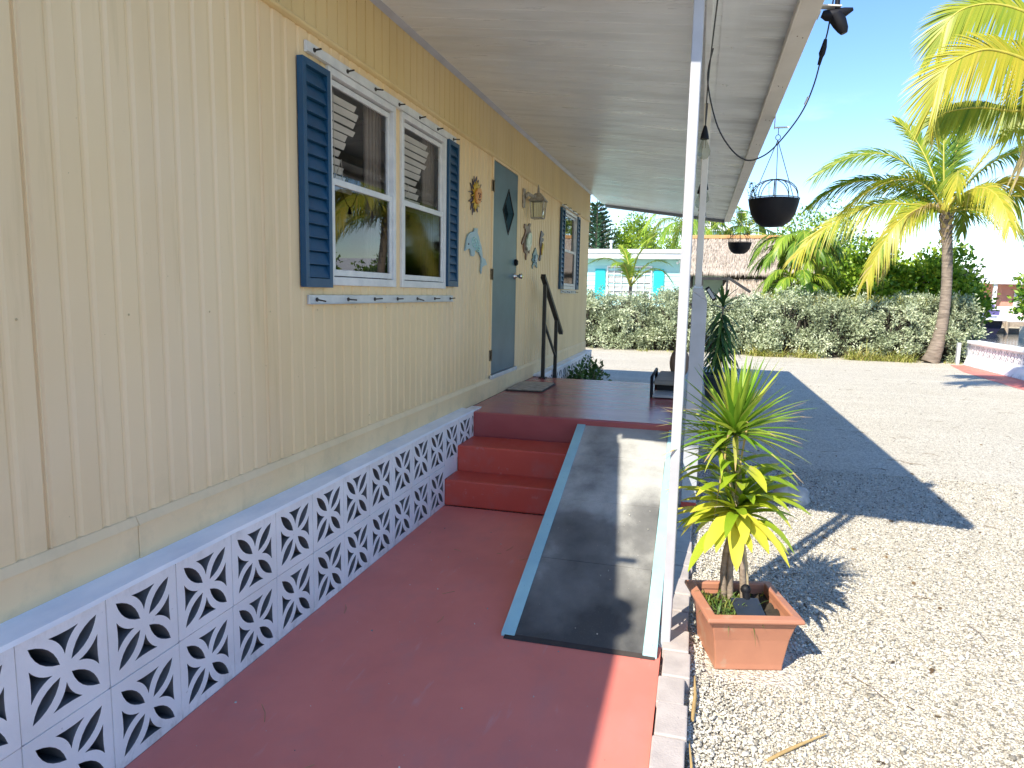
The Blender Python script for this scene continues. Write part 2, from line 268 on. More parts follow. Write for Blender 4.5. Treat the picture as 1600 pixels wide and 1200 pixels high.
# ------------------------------------------------------------------ mesh helpers
class MB:
    def __init__(s): s.v = []; s.f = []; s.t = []; s.sm = []
    def add(s, vs, fs, tint=0.5, smooth=False):
        o = len(s.v); s.v += [tuple(x) for x in vs]
        for f in fs: s.f.append(tuple(i + o for i in f)); s.t.append(tint); s.sm.append(smooth)
        return s
    def box(s, x0, x1, y0, y1, z0, z1):
        v = [(x, y, z) for x in (x0, x1) for y in (y0, y1) for z in (z0, z1)]
        return s.add(v, [(0, 1, 3, 2), (4, 6, 7, 5), (0, 4, 5, 1), (2, 3, 7, 6), (0, 2, 6, 4), (1, 5, 7, 3)])
    def hexa(s, a, b):          # two quads (lists of 4) -> closed solid
        return s.add(list(a) + list(b), [(3, 2, 1, 0), (4, 5, 6, 7), (0, 1, 5, 4), (1, 2, 6, 5), (2, 3, 7, 6), (3, 0, 4, 7)])
    def obox(s, c, ax, h):      # centre, three unit axes, half sizes
        c = Vector(c); A = [Vector(a) * k for a, k in zip(ax, h)]
        v = [c + A[0] * i + A[1] * j + A[2] * k for i in (-1, 1) for j in (-1, 1) for k in (-1, 1)]
        return s.add(v, [(0, 1, 3, 2), (4, 6, 7, 5), (0, 4, 5, 1), (2, 3, 7, 6), (0, 2, 6, 4), (1, 5, 7, 3)])
    def bar(s, a, b, w, h, up=(0, 0, 1)):
        a = Vector(a); b = Vector(b); d = (b - a); l = d.length; d.normalize()
        sd = d.cross(Vector(up))
        if sd.length < 1e-4: sd = d.cross(Vector((0, 1, 0)))
        sd.normalize(); u = sd.cross(d)
        return s.obox((a + b) / 2, (d, sd, u), (l / 2, w / 2, h / 2))
    def tube(s, pts, r, n=8, smooth=True, cap=True):
        pts = [Vector(p) for p in pts]; k = len(pts)
        rs = r if isinstance(r, (list, tuple)) else [r] * k
        up = Vector((0, 0, 1)); rings = []; prev = None
        for i, p in enumerate(pts):
            d = (pts[min(i + 1, k - 1)] - pts[max(i - 1, 0)]).normalized()
            if prev is None:
                a = d.cross(up)
                if a.length < 0.05: a = d.cross(Vector((0, 1, 0)))
                a.normalize()
            else:
                a = (prev - d * prev.dot(d))
                if a.length < 1e-5: a = d.cross(up)
                a.normalize()
            prev = a; bb = d.cross(a)
            rings.append([p + (a * math.cos(2 * PI * j / n) + bb * math.sin(2 * PI * j / n)) * rs[i] for j in range(n)])
        v = [q for rg in rings for q in rg]; f = []
        for i in range(k - 1):
            for j in range(n): f.append((i * n + j, i * n + (j + 1) % n, (i + 1) * n + (j + 1) % n, (i + 1) * n + j))
        s.add(v, f, smooth=smooth)
        if cap: s.add(rings[0], [tuple(range(n - 1, -1, -1))]); s.add(rings[-1], [tuple(range(n))])
        return s
    def lathe(s, prof, c, n=20, smooth=True):   # prof: (r, z) list
        c = Vector(c); v = []; f = []
        for r, z in prof:
            v += [c + Vector((r * math.cos(2 * PI * j / n), r * math.sin(2 * PI * j / n), z)) for j in range(n)]
        for i in range(len(prof) - 1):
            for j in range(n): f.append((i * n + j, i * n + (j + 1) % n, (i + 1) * n + (j + 1) % n, (i + 1) * n + j))
        s.add(v, f, smooth=smooth); return s
    def ball(s, c, r, n=10, m=7, sc=(1, 1, 1), jit=0.0):
        c = Vector(c); v = []; f = []
        for i in range(m + 1):
            th = PI * i / m
            for j in range(n):
                ph = 2 * PI * j / n; k = r * (1 + random.uniform(-jit, jit))
                v.append(c + Vector((k * sc[0] * math.sin(th) * math.cos(ph), k * sc[1] * math.sin(th) * math.sin(ph), k * sc[2] * math.cos(th))))
        for i in range(m):
            for j in range(n): f.append((i * n + j, (i + 1) * n + j, (i + 1) * n + (j + 1) % n, i * n + (j + 1) % n))
        return s.add(v, f, smooth=True)
    def plate(s, poly, x0, x1, holes=(), core=None):    # polygon (y, z), extruded along x from x0 (back) to x1 (front)
        loops = [list(poly)] + [list(h) for h in holes]
        flat = [p for l in loops for p in l]
        tris = tessellate_polygon([[Vector((p[0], p[1], 0)) for p in l] for l in loops])
        n = len(flat)
        v = [(x1, p[0], p[1]) for p in flat] + [(x0, p[0], p[1]) for p in flat]
        f = []
        for t in tris:
            a, b2, c = [flat[i] for i in t]
            ar = (b2[0] - a[0]) * (c[1] - a[1]) - (b2[1] - a[1]) * (c[0] - a[0])
            t = tuple(t) if ar > 0 else (t[0], t[2], t[1])
            f.append(t); f.append((t[2] + n, t[1] + n, t[0] + n))
        o = 0; sides = f; hole_sides = []
        for li, l in enumerate(loops):
            k = len(l); dst = sides if (li == 0 or core is None) else hole_sides
            ar = sum(l[i][0] * l[(i + 1) % k][1] - l[(i + 1) % k][0] * l[i][1] for i in range(k))
            for i in range(k):
                q = (o + i, o + (i + 1) % k, n + o + (i + 1) % k, n + o + i)
                dst.append(q if (ar > 0) == (li != 0) else q[::-1])
            o += k
        if core is not None: core.add(v, hole_sides)
        return s.add(v, f)
    def blade(s, p, d, ln, w, droop=0.3, segs=4, tint=0.5, prof=None, wv=None, fold=0.0, g=(0, 0, -1), tip_tint=None):
        """a leaf: a strip that bends under gravity, folded along its midrib when fold > 0"""
        p = Vector(p); d = Vector(d).normalized(); g = Vector(g)
        if wv is None:
            wv = d.cross(Vector((0, 0, 1)))
            if wv.length < 0.05: wv = d.cross(Vector((random.uniform(-1, 1), random.uniform(-1, 1), 0.1)))
        wv = Vector(wv); wv = (wv - d * wv.dot(d)).normalized()
        prof = prof or (lambda u: (1 - u) ** 0.6)
        o = len(s.v); row = 3 if fold else 2
        for i in range(segs + 1):
            u = i / segs
            c = p + d * (ln * u * (1 - 0.25 * droop * u)) + g * (droop * ln * u * u)
            h = 0.5 * w * max(0.03, prof(u))
            if fold:
                n = wv.cross(d)
                if n.z < 0: n = -n
                s.v += [tuple(c - wv * h + n * h * fold), tuple(c), tuple(c + wv * h + n * h * fold)]
            else: s.v += [tuple(c - wv * h), tuple(c + wv * h)]
        for i in range(segs):
            for j in range(row - 1):
                a = o + i * row + j
                s.f.append((a, a + 1, a + row + 1, a + row)); s.sm.append(True)
                s.t.append(tint if tip_tint is None or i < segs - 1 else tip_tint)
        return s
ORG = {}
def link(o, parent=None):
    COL.objects.link(o)
    if parent is not None: o.parent = parent
    return o
def mk(name, mb, mat, parent=None, bevel=0.0, at=None, tint=False, mats=None):
    """one mesh object; vertices are given in world coordinates and stored about the thing's base"""
    root = parent
    while root is not None and root.parent is not None: root = root.parent
    org = Vector(ORG.get(root.name, (0, 0, 0))) if root is not None else Vector(at if at is not None else (0, 0, 0))
    me = bpy.data.meshes.new(name)
    me.from_pydata([tuple(Vector(v) - org) for v in mb.v], [], mb.f)
    me.polygons.foreach_set('use_smooth', mb.sm)
    if tint:
        a = me.attributes.new('tint', 'FLOAT', 'FACE'); a.data.foreach_set('value', mb.t)
    me.materials.append(mat); me.update()
    o = bpy.data.objects.new(name, me)
    link(o, parent)
    if parent is None: o.location = org; ORG[o.name] = tuple(org)
    if bevel:
        bv = o.modifiers.new('edge', 'BEVEL'); bv.width = bevel; bv.segments = 2; bv.limit_method = 'ANGLE'
    return o
def tag(o, label=None, cat=None, group=None, kind=None):
    if label: o['label'] = label
    if cat: o['category'] = cat
    if group: o['group'] = group
    if kind: o['kind'] = kind
    return o
def thing(name, label, cat, at=(0, 0, 0), group=None, kind=None):
    o = bpy.data.objects.new(name, None); o.empty_display_size = 0.1
    COL.objects.link(o); o.location = at; ORG[o.name] = tuple(at)
    return tag(o, label, cat, group, kind)
def npmesh(name, V, F, mat, parent=None, at=(0, 0, 0), tint=None, smooth=False):
    """V (n,3) array, F (m,k) array of equal-sized faces"""
    org = Vector(at)
    if parent is not None:
        root = parent
        while root.parent is not None: root = root.parent
        org = Vector(ORG.get(root.name, (0, 0, 0)))
    V = V - np.array(org)
    me = bpy.data.meshes.new(name); m_, k = F.shape
    me.vertices.add(len(V)); me.vertices.foreach_set('co', V.astype(np.float32).ravel())
    me.loops.add(m_ * k); me.loops.foreach_set('vertex_index', F.astype(np.int32).ravel())
    me.polygons.add(m_); me.polygons.foreach_set('loop_start', np.arange(0, m_ * k, k, dtype=np.int32))
    me.update(calc_edges=True)
    if smooth: me.polygons.foreach_set('use_smooth', np.ones(m_, dtype=bool))
    if tint is not None:
        a = me.attributes.new('tint', 'FLOAT', 'FACE'); a.data.foreach_set('value', tint.astype(np.float32))
    me.materials.append(mat)
    o = bpy.data.objects.new(name, me); link(o, parent)
    if parent is None: o.location = org; ORG[o.name] = tuple(org)
    return o
def unit(a): return a / np.maximum(1e-9, np.linalg.norm(a, axis=1, keepdims=True))
def leaves(P, A, Ln, W, tint):
    """rhombic leaves: P base points, A directions; returns V, F, tint"""
    n = len(P); A = unit(A); B = unit(np.cross(A, unit(rng.normal(size=(n, 3)))))
    Nn = np.cross(A, B)
    Ln = np.broadcast_to(Ln, n)[:, None]; W = np.broadcast_to(W, n)[:, None]
    mid = P + A * Ln * 0.45
    V = np.stack([P, mid + B * W / 2 + Nn * W * .15, P + A * Ln, mid - B * W / 2 + Nn * W * .15], 1).reshape(-1, 3)
    F = np.arange(4 * n).reshape(n, 4)
    return V, F, np.clip(tint, 0, 1)
def joinVF(parts):
    vs, fs, ts, o = [], [], [], 0
    for V, F, T in parts: vs.append(V); fs.append(F + o); ts.append(T); o += len(V)
    return np.concatenate(vs), np.concatenate(fs), np.concatenate(ts)
def clumps(c, rad, ncl, per, leafL, leafW, spread, shell=0.55, up=0.25, tshift=0.0):
    """foliage of a crown: clumps set through an ellipsoid, mostly near its skin"""
    d = unit(rng.normal(size=(ncl, 3))); rr = shell + (1 - shell) * rng.random(ncl) ** 0.6
    rr *= 0.82 + 0.32 * np.sin(d[:, 0] * 5 + d[:, 2] * 4 + c[0]) * np.cos(d[:, 1] * 4 - c[1])
    C = np.array(c) + d * rr[:, None] * np.array(rad)
    P = np.repeat(C, per, 0) + rng.normal(size=(ncl * per, 3)) * spread
    A = np.repeat(d, per, 0) * 0.6 + rng.normal(size=(ncl * per, 3)) * 0.7 + np.array([0, 0, up])
    t = np.repeat(rng.random(ncl) * 0.5 + 0.25, per) + rng.normal(size=ncl * per) * 0.16 + tshift
    return leaves(P, A, leafL * (0.7 + 0.6 * rng.random(ncl * per)), leafW * (0.7 + 0.6 * rng.random(ncl * per)), t)
def bez(pts, t):
    q = [Vector(p) for p in pts]
    while len(q) > 1: q = [q[i].lerp(q[i + 1], t) for i in range(len(q) - 1)]
    return q[0]
def frond(mr, ml, pts, n=55, Lm=0.8, w=0.035, droop=0.5, r=0.02, t0=0.14, tint=0.4, segs=3, side=0.85, fwd=0.55, tj=0.12, lift=0.12, tipt=0.0, twist=0.0):
    """a pinnate palm leaf along a bezier midrib"""
    P = [bez(pts, i / 10) for i in range(11)]
    mr.tube(P, [r * (1 - 0.85 * i / 10) for i in range(11)], 5)
    for i in range(n):
        t = t0 + (1 - t0) * (i + random.random() * 0.5) / n
        p = bez(pts, t); T = (bez(pts, min(1, t + .02)) - bez(pts, max(0, t - .02))).normalized()
        Sd = T.cross(Vector((0, 0, 1)))
        if Sd.length < 0.15: Sd = T.cross(Vector((0.3, 1, 0)))
        Sd.normalize(); N = Sd.cross(T)
        if twist:
            q_ = Matrix.Rotation(twist, 3, T); Sd = q_ @ Sd; N = q_ @ N
        u = (t - t0) / (1 - t0)
        ln = Lm * (0.35 + 0.65 * math.sin(PI * min(1, 0.22 + u * 0.66)) ) * random.uniform(.85, 1.1)
        for sgn in (-1, 1):
            d = Sd * sgn * side * (1 - .45 * u) + T * (fwd + .6 * u) + N * lift + Vector((random.gauss(0, .06), random.gauss(0, .06), random.gauss(0, .06)))
            ml.blade(p, d, ln, w, droop * random.uniform(.7, 1.3), segs, min(1, max(0, tint + tipt * u + random.gauss(0, tj))),
                     prof=lambda q: (1.0 if q < .5 else 1 - (q - .5) * 1.9), wv=T)
# ------------------------------------------------------------------ setting
ZG = -0.05
mb = MB(); mb.add([(-70, -40, ZG), (9.05, -40, ZG), (9.05, 22.4, ZG), (-70, 22.4, ZG)], [(0, 1, 2, 3)])
mb.add([(-70, 22.4, ZG), (9.05, 22.4, ZG), (16.2, 44, ZG), (16.2, 47, ZG), (-70, 130, ZG)], [(0, 1, 2, 3, 4)])
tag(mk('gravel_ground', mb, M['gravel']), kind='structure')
mb = MB(); mb.box(0.0, 1.682, -4, 4.72, -0.2, 0.0)
tag(mk('patio_floor', mb, M['red'], at=(0.8, 1, 0)), kind='structure')
m, nt, b = newmat('canal_water'); b.inputs['Base Color'].default_value = (0.02, 0.04, 0.055, 1); b.inputs['Roughness'].default_value = 0.06
bump(nt, b, noise(nt, coords(nt, (0.5, 1.4, 1)), 2.2, 3), 0.35, 0.05); M['water'] = m
mb = MB(); mb.add([(8.9, -40, -.75), (400, -40, -.75), (400, 500, -.75), (8.9, 500, -.75)], [(0, 1, 2, 3)])
tag(mk('canal_water', mb, M['water']), kind='structure')
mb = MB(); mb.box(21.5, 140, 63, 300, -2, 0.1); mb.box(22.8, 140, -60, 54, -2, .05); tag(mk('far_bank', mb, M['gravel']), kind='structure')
mb = MB(); mb.add([(7.75, 12, ZG + .004), (8.62, 12, ZG + .004), (8.62, 20.4, ZG + .004), (8.2, 20.3, ZG + .004), (7.9, 18.4, ZG + .004)], [(0, 1, 2, 3, 4)])
tag(mk('red_path', mb, M['red']), kind='structure')

# pebbles lying on the near gravel (stuff: nobody could count them)
def icosa():
    bm = bmesh.new(); bmesh.ops.create_icosphere(bm, subdivisions=1, radius=1)
    V = np.array([v.co[:] for v in bm.verts]); F = np.array([[v.index for v in f.verts] for f in bm.faces]); bm.free(); return V, F
IV, IF = icosa()
N = 98000
yy = 1.9 + 5.2 * rng.random(N) ** 1.35
xx = 1.81 + (rng.random(N) ** 1.15) * (0.35 + 0.62 * yy)
keep = ~((xx < 2.26) & (yy > 2.95) & (yy < 3.42) & (xx > 1.87))
xx, yy = xx[keep], yy[keep]; N = len(xx)
rad = 0.0032 + 0.0046 * rng.random(N) ** 2.2 + 0.006 * (rng.random(N) < .012)
mound = 0.014 * np.clip(1 - (xx - 1.82) / 0.25, 0, 1)
zc = ZG + rad * 0.35 + mound + 0.006 * rng.random(N)
sc = rad[:, None] * (0.65 + 0.7 * rng.random((N, 3)))
sc[:, 2] *= 0.75
an = rng.random(N) * 2 * PI; ca, sa = np.cos(an), np.sin(an)
VV = IV[None] * sc[:, None, :] * (0.82 + 0.36 * rng.random((N, len(IV), 1)))
X = VV[..., 0] * ca[:, None] - VV[..., 1] * sa[:, None]; Y = VV[..., 0] * sa[:, None] + VV[..., 1] * ca[:, None]
VV = np.stack([X + xx[:, None], Y + yy[:, None], VV[..., 2] + zc[:, None]], -1).reshape(-1, 3)
FF = (IF[None] + (np.arange(N) * len(IV))[:, None, None]).reshape(-1, 3)
tag(npmesh('gravel_pebbles', VV, FF, M['pebble'], tint=np.repeat(rng.random(N), len(IF))), kind='stuff')
# white grains and crumbs scattered over the red floor and the ramp
N = 160
xx = rng.random(N) * 1.6 + 0.03; yy = 0.9 + 3.7 * rng.random(N); zc = np.full(N, 0.001)
onr = (xx > 0.95) & (yy > 3.0) & (xx < 1.6); zc[onr] = 0.015 + (yy[onr] - 2.95) * 0.2226
sc = (0.0012 + 0.0035 * rng.random(N) ** 3)[:, None] * (0.6 + 0.8 * rng.random((N, 3)))
VV = (IV[None] * sc[:, None, :] + np.stack([xx, yy, zc], -1)[:, None, :]).reshape(-1, 3)
FF = (IF[None] + (np.arange(N) * len(IV))[:, None, None]).reshape(-1, 3)
tag(npmesh('scattered_grit', VV, FF, M['pebble'], tint=np.repeat(rng.random(N), len(IF))), kind='stuff')

# ------------------------------------------------------------------ the mobile home
XW = -0.118
house = thing('mobile_home', 'cream ribbed mobile home with blue shutters and a blue front door', 'mobile home', (-2, 4, 0))
# openings: (y0, y1, z0, z1)
OPEN = [(3.30, 4.07, 1.625, 2.70), (4.205, 4.965, 1.625, 2.70), (6.225, 7.135, 0.795, 2.815), (9.70, 10.68, 1.67, 2.76)]
def zspans(y, z0, z1):
    sp = [(z0, z1)]
    for a, b2, c, d in OPEN:
        if a - 1e-6 <= y <= b2 + 1e-6:
            out = []
            for s0, s1 in sp:
                if c > s0: out.append((s0, min(c, s1)))
                if d < s1: out.append((max(d, s0), s1))
            sp = out
    return sp
mb = MB(); per = 0.1016; ys = []
y = -6.0
while y < 12.0:
    for q, x in ((0, 0), (0.070, 0), (0.081, -.007), (0.091, -.007), (per, 0)):
        ys.append((y + q, x))
    y += per
def xat(y):
    q = ((y + 6.0) % per)
    for (a, xa), (b2, xb) in zip(((0, 0), (0.070, 0), (0.081, -.007), (0.091, -.007)), ((0.070, 0), (0.081, -.007), (0.091, -.007), (per, 0))):
        if a <= q <= b2 + 1e-9: return xa + (xb - xa) * (q - a) / max(1e-9, b2 - a)
    return 0
cut = sorted(set([round(a[0], 4) for a in ys if a[0] < 12.0] + [v for o in OPEN for v in o[:2]] + [12.0]))
for a, b2 in zip(cut[:-1], cut[1:]):
    if b2 - a < 1e-5: continue
    xa, xb = XW + xat(a + 1e-7), XW + xat(b2 - 1e-7)
    for s0, s1 in zspans((a + b2) / 2, 0.77, 2.83):
        mb.add([(xa, a, s0), (xb, b2, s0), (xb, b2, s1), (xa, a, s1)], [(0, 1, 2, 3)])
# far gable, rear and near walls, floor of the house shell
mb.box(-4.3, -0.128, 11.95, 12.0, 0.62, 3.14); mb.box(-4.35, -4.3, -6, 12, 0.62, 3.14); mb.box(-4.3, -0.128, -6.05, -6, 0.62, 3.14)
wall = mk('wall', mb, M['siding'], house)
mb = MB(); mb.box(-4.3, -0.16, -5.9, 11.9, 0.62, 0.66); mb.box(-1.3, -1.25, -5.9, 11.9, 0.66, 3.1)
mk('interior', mb, M['dark'], house)
for yj in (1.60, 2.735, 3.965, 5.185, 7.62, 8.85): # panel laps
    for s0, s1 in zspans(yj, 0.786, 2.812):
        mb = MB(); mb.box(XW, XW + .0028, yj, yj + .005, s0, s1); mk('panel_lap', mb, M['siding'], house)
yy_ = 1.1 + per * .36
while yy_ < 11.9:
    if not any(a - .03 < yy_ < b2 + .03 and c - .03 < 1.49 < d + .03 for a, b2, c, d in OPEN):
        mb = MB(); mb.ball((XW + .0005, yy_, 1.49 + random.uniform(-.005, .005)), .0042, 6, 4, (.5, 1, 1)); mk('nail', mb, M['frieze_nail'], house)
    yy_ += per * 4
# frieze of vertical boards with V grooves, its moulding, the flashing under the siding
mb = MB(); y = -6.0 + 0.012
while y < 12.0:
    y1 = min(y + 0.1042, 12.0)
    zt = 3.13 if y < 2.6 else 3.36
    prof = [(y, -.016), (y + .003, -.016), (y + .008, 0.0), (y1 - .004, 0.0), (y1, -.016)]
    for (a, xa), (b2, xb) in zip(prof[:-1], prof[1:]): mb.add([(XW + .010 + xa, a, 2.846), (XW + .010 + xb, b2, 2.846), (XW + .010 + xb, b2, zt), (XW + .010 + xa, a, zt)], [(0, 1, 2, 3)])
    y = y1
mk('frieze_board', mb, M['frieze'], house)
mb = MB()
pr = [(XW - .004, 2.812), (XW + .010, 2.814), (XW + .022, 2.822), (XW + .026, 2.832), (XW + .022, 2.842), (XW + .008, 2.850), (XW - .004, 2.850)]
v = [(x, yy_, z) for yy_ in (-6, 12.002) for x, z in pr]; k = len(pr)
mb.add(v, [(i, i + 1, k + i + 1, k + i) for i in range(k - 1)] + [tuple(range(k - 1, -1, -1)), tuple(range(k, 2 * k))])
mk('moulding', mb, M['frieze'], house)
mb = MB()
for a, b2, dx in ((-6, 1.93, 0), (1.932, 5.4, .002), (5.402, 12.002, 0)):
    mb.hexa([(XW - .01, a, .60), (XW + .012 + dx, a, .60), (XW + .012 + dx, b2, .60), (XW - .01, b2, .60)], [(XW - .01, a, .752), (XW + .012 + dx, a, .752), (XW + .012 + dx, b2, .752), (XW - .01, b2, .752)])
    mb.hexa([(XW - .01, a, .7525), (XW + .018 + dx, a, .7525), (XW + .018 + dx, b2, .7525), (XW - .01, b2, .7525)], [(XW - .01, a, .785), (XW + .004, a, .785), (XW + .004, b2, .785), (XW - .01, b2, .785)])
mk('base_flashing', mb, M['flash'], house, bevel=.003)
mb = MB(); mb.box(-4.5, -0.128, -6.2, 12.0, 3.145, 3.19); mb.box(-4.5, -0.095, -6.2, 2.5, 3.125, 3.155)
roof = mk('roof', mb, M['gutter'], house)
mb = MB(); mb.box(-.3, .003, .645, .705, 3.156, 3.168); mk('shadow_bar', mb, M['greytrim'], roof)  # unseen bar added at the roof edge to cast a straight shadow on the ramp
mb = MB(); mb.ball((-.12, .16, 3.17), .095, 12, 8, (1, .8, .8)); mb.ball((-.13, .02, 3.17), .10, 12, 8, (1, .8, .8)); mb.box(-.3, -.1, -.08, .26, 3.155, 3.19); mk('shadow_lobes', mb, M['greytrim'], roof)  # unseen rounded lobes added to cast the bumpy shadow on the ramp

def frame(mb, x0, x1, y0, y1, z0, z1, w, wb=None):
    wb = wb or w
    mb.box(x0, x1, y0, y0 + w, z0, z1); mb.box(x0, x1, y1 - w, y1, z0, z1)
    mb.box(x0, x1, y0 + w, y1 - w, z0, z0 + wb); mb.box(x0, x1, y0 + w, y1 - w, z1 - w, z1)
def window(y0, y1, z0, z1, zm, blind, low, label=None):
    mb = MB(); frame(mb, XW - .03, XW + .018, y0 - .022, y1 + .022, z0 - .022, z1 + .02, .036, .045)
    w = mk('window', mb, M['alu'], house, bevel=.003)
    if label: w['label'] = label
    a, b2 = y0 + .014, y1 - .014
    mb = MB(); frame(mb, XW - .025, XW - .006, a, b2, zm, z1 - .024, .030); mk('sash', mb, M['alu'], w, bevel=.003)
    mb = MB(); frame(mb, XW - .012, XW + .008, a, b2, z0 + .028, zm + .034, .034); mk('sash', mb, M['alu'], w, bevel=.003)
    mb = MB(); mb.add([(XW - .016, a + .028, zm + .028), (XW - .016, b2 - .028, zm + .028), (XW - .016, b2 - .028, z1 - .052), (XW - .016, a + .028, z1 - .052)], [(0, 1, 2, 3)]); mk('pane', mb, M['glass'], w)
    mb = MB(); mb.add([(XW - .002, a + .032, z0 + .06), (XW - .002, b2 - .032, z0 + .06), (XW - .002, b2 - .032, zm + .002), (XW - .002, a + .032, zm + .002)], [(0, 1, 2, 3)]); mk('pane', mb, M[low], w)
    if blind:
        mb = MB(); z = z1 - .09; i = 0
        while z > blind:
            tl = .012 * math.sin(i * 1.7)
            ye = a + (.30 if y0 < 4 else .46) + .10 * math.sin(i * .55 + 1) + .02 * math.sin(i * 2.7)
            mb.hexa([(XW - .062, a - .02, z - .015), (XW - .046, a - .02, z + .015), (XW - .046, ye, z + .015 + tl * .4), (XW - .062, ye, z - .015)],
                    [(XW - .064, a - .02, z - .014), (XW - .048, a - .02, z + .016), (XW - .048, ye, z + .016 + tl * .4), (XW - .064, ye, z - .014)])
            z -= .046; i += 1
        mk('blind', mb, M['blind'], w)
        mb = MB()
        for j in range(9):
            yj = b2 - .16 + j * .022
            mb.tube([(XW - .09 - .012 * (j % 2), yj, z0 - .05), (XW - .09 - .012 * (j % 2), yj, z1 + .02)], .016, 6)
        mk('curtain', mb, M['curtain'], w)
        mb = MB(); mb.tube([(XW - .045, a + .12, z1 - .06), (XW - .045, a + .13, zm + .05), (XW - .045, a + .2, zm + .16), (XW - .045, a + .22, zm + .04)], .002, 5); mk('pull_cord', mb, M['blind'], w)
    return w
window(3.30, 4.07, 1.635, 2.69, 2.135, 2.10, 'lowglass')
window(4.205, 4.965, 1.635, 2.69, 2.14, 2.12, 'screenglass', 'window with a dark screened lower pane')
window(9.70, 10.68, 1.68, 2.75, 2.19, None, 'screenglass', 'small far window with a dark lower pane')
def shutter(y0, y1, z0, z1):
    mb = MB(); x0, x1 = XW + .002, XW + .034
    frame(mb, x0, x1, y0, y1, z0, z1, .032, .045)
    mb.box(x0 + .0005, x0 + .0025, y0 + .02, y1 - .02, z0 + .02, z1 - .02)
    n = int((z1 - z0 - .09) / .062); st = (z1 - z0 - .09) / n
    for i in range(n):
        z = z0 + .045 + i * st
        mb.hexa([(x0, y0 + .032, z), (x1 - .003, y0 + .032, z + .004), (x1 - .003, y1 - .032, z + .004), (x0, y1 - .032, z)],
                [(x0, y0 + .032, z + st + .002), (x0 + .010, y0 + .032, z + st - .004), (x0 + .010, y1 - .032, z + st - .004), (x0, y1 - .032, z + st + .002)])
    mk('shutter', mb, M['shutter'], house, bevel=.002)
shutter(3.015, 3.272, 1.60, 2.675); shutter(4.995, 5.225, 1.63, 2.715); shutter(9.43, 9.67, 1.655, 2.765); shutter(10.71, 10.93, 1.66, 2.77)
def track(y0, y1, z0, z1, n, x0, x1):
    mb = MB(); mb.box(x0, x1, y0, y1, z0, z1); mb.box(x1, x1 + .012, y0, y1, z0, z0 + .004)
    t = mk('panel_track', mb, M['track'] if z0 < 2 else M['alu'], house, bevel=.0015)
    for i in range(n):
        yb = y0 + .07 + (y1 - y0 - .14) * i / (n - 1); zb = (z0 + z1) / 2
        mb = MB(); dy = random.uniform(-.012, .02); dz = random.uniform(-.012, .006)
        mb.tube([(x1, yb, zb), (x1 + .005, yb, zb)], .011, 8); mb.tube([(x1 + .005, yb, zb), (x1 + .045, yb + dy, zb + dz)], .0045, 6)
        mk('bolt', mb, M['bolt'], t)
track(3.08, 5.20, 2.712, 2.765, 7, XW + .002, XW + .016); track(3.07, 5.16, 1.515, 1.562, 7, XW + .002, XW + .014)
track(9.52, 10.8, 2.79, 2.83, 4, XW + .002, XW + .016); track(9.62, 10.8, 1.60, 1.645, 4, XW + .002, XW + .016)
# front door
mb = MB(); y0, y1, z0, z1 = 6.248, 7.112, .82, 2.79
mb.plate([(y0, z0), (y1, z0), (y1, z1), (y0, z1)], XW - .045, XW + .008, [[(6.765, 2.18), (6.575, 2.385), (6.765, 2.59), (6.955, 2.385)]])
door = mk('door', mb, M['door'], house)
mb = MB()
D1 = [(6.765, 2.160), (6.555, 2.385), (6.765, 2.61), (6.975, 2.385)]; D2 = [(6.765, 2.182), (6.577, 2.385), (6.765, 2.588), (6.953, 2.385)]
mb.plate(D1, XW + .006, XW + .013, [D2]); mk('diamond_frame', mb, M['black'], door)
mb = MB(); mb.plate([(6.765, 2.17), (6.565, 2.385), (6.765, 2.60), (6.965, 2.385)], XW - .052, XW - .047); mk('pane', mb, glassmat('door_glass', (.35, .36, .36), 6.0), door)
mb = MB(); mb.tube([(XW + .008, 7.055, 1.905), (XW + .03, 7.055, 1.905)], .034, 16); mb.tube([(XW + .03, 7.055, 1.905), (XW + .04, 7.055, 1.905)], .024, 12); mk('deadbolt', mb, M['black'], door)
mb = MB(); mb.tube([(XW + .008, 7.06, 1.765), (XW + .016, 7.06, 1.765), (XW + .02, 7.06, 1.765), (XW + .05, 7.06, 1.765), (XW + .06, 7.06, 1.765), (XW + .085, 7.06, 1.765), (XW + .092, 7.06, 1.765)], [.036, .035, .015, .013, .026, .030, .020], 16); mk('knob', mb, M['chrome'], door)
for z in (2.56, 1.76, 1.0):
    mb = MB(); mb.box(XW + .002, XW + .012, 6.20, 6.246, z - .05, z + .05); mb.tube([(XW + .014, 6.244, z - .055), (XW + .014, 6.244, z + .055)], .006, 6); mk('hinge', mb, M['brass'], door)
mb = MB(); mb.box(XW - .03, XW + .012, 6.205, 6.243, .78, 2.825); mb.box(XW - .03, XW + .012, 7.117, 7.155, .78, 2.825); mb.box(XW - .03, XW + .012, 6.243, 7.117, 2.796, 2.825); mk('door_frame', mb, M['siding'], house, bevel=.002)
mb = MB(); mb.box(XW - .03, XW + .03, 6.205, 7.155, .775, .812); mk('threshold', mb, M['track'], house, bevel=.002)

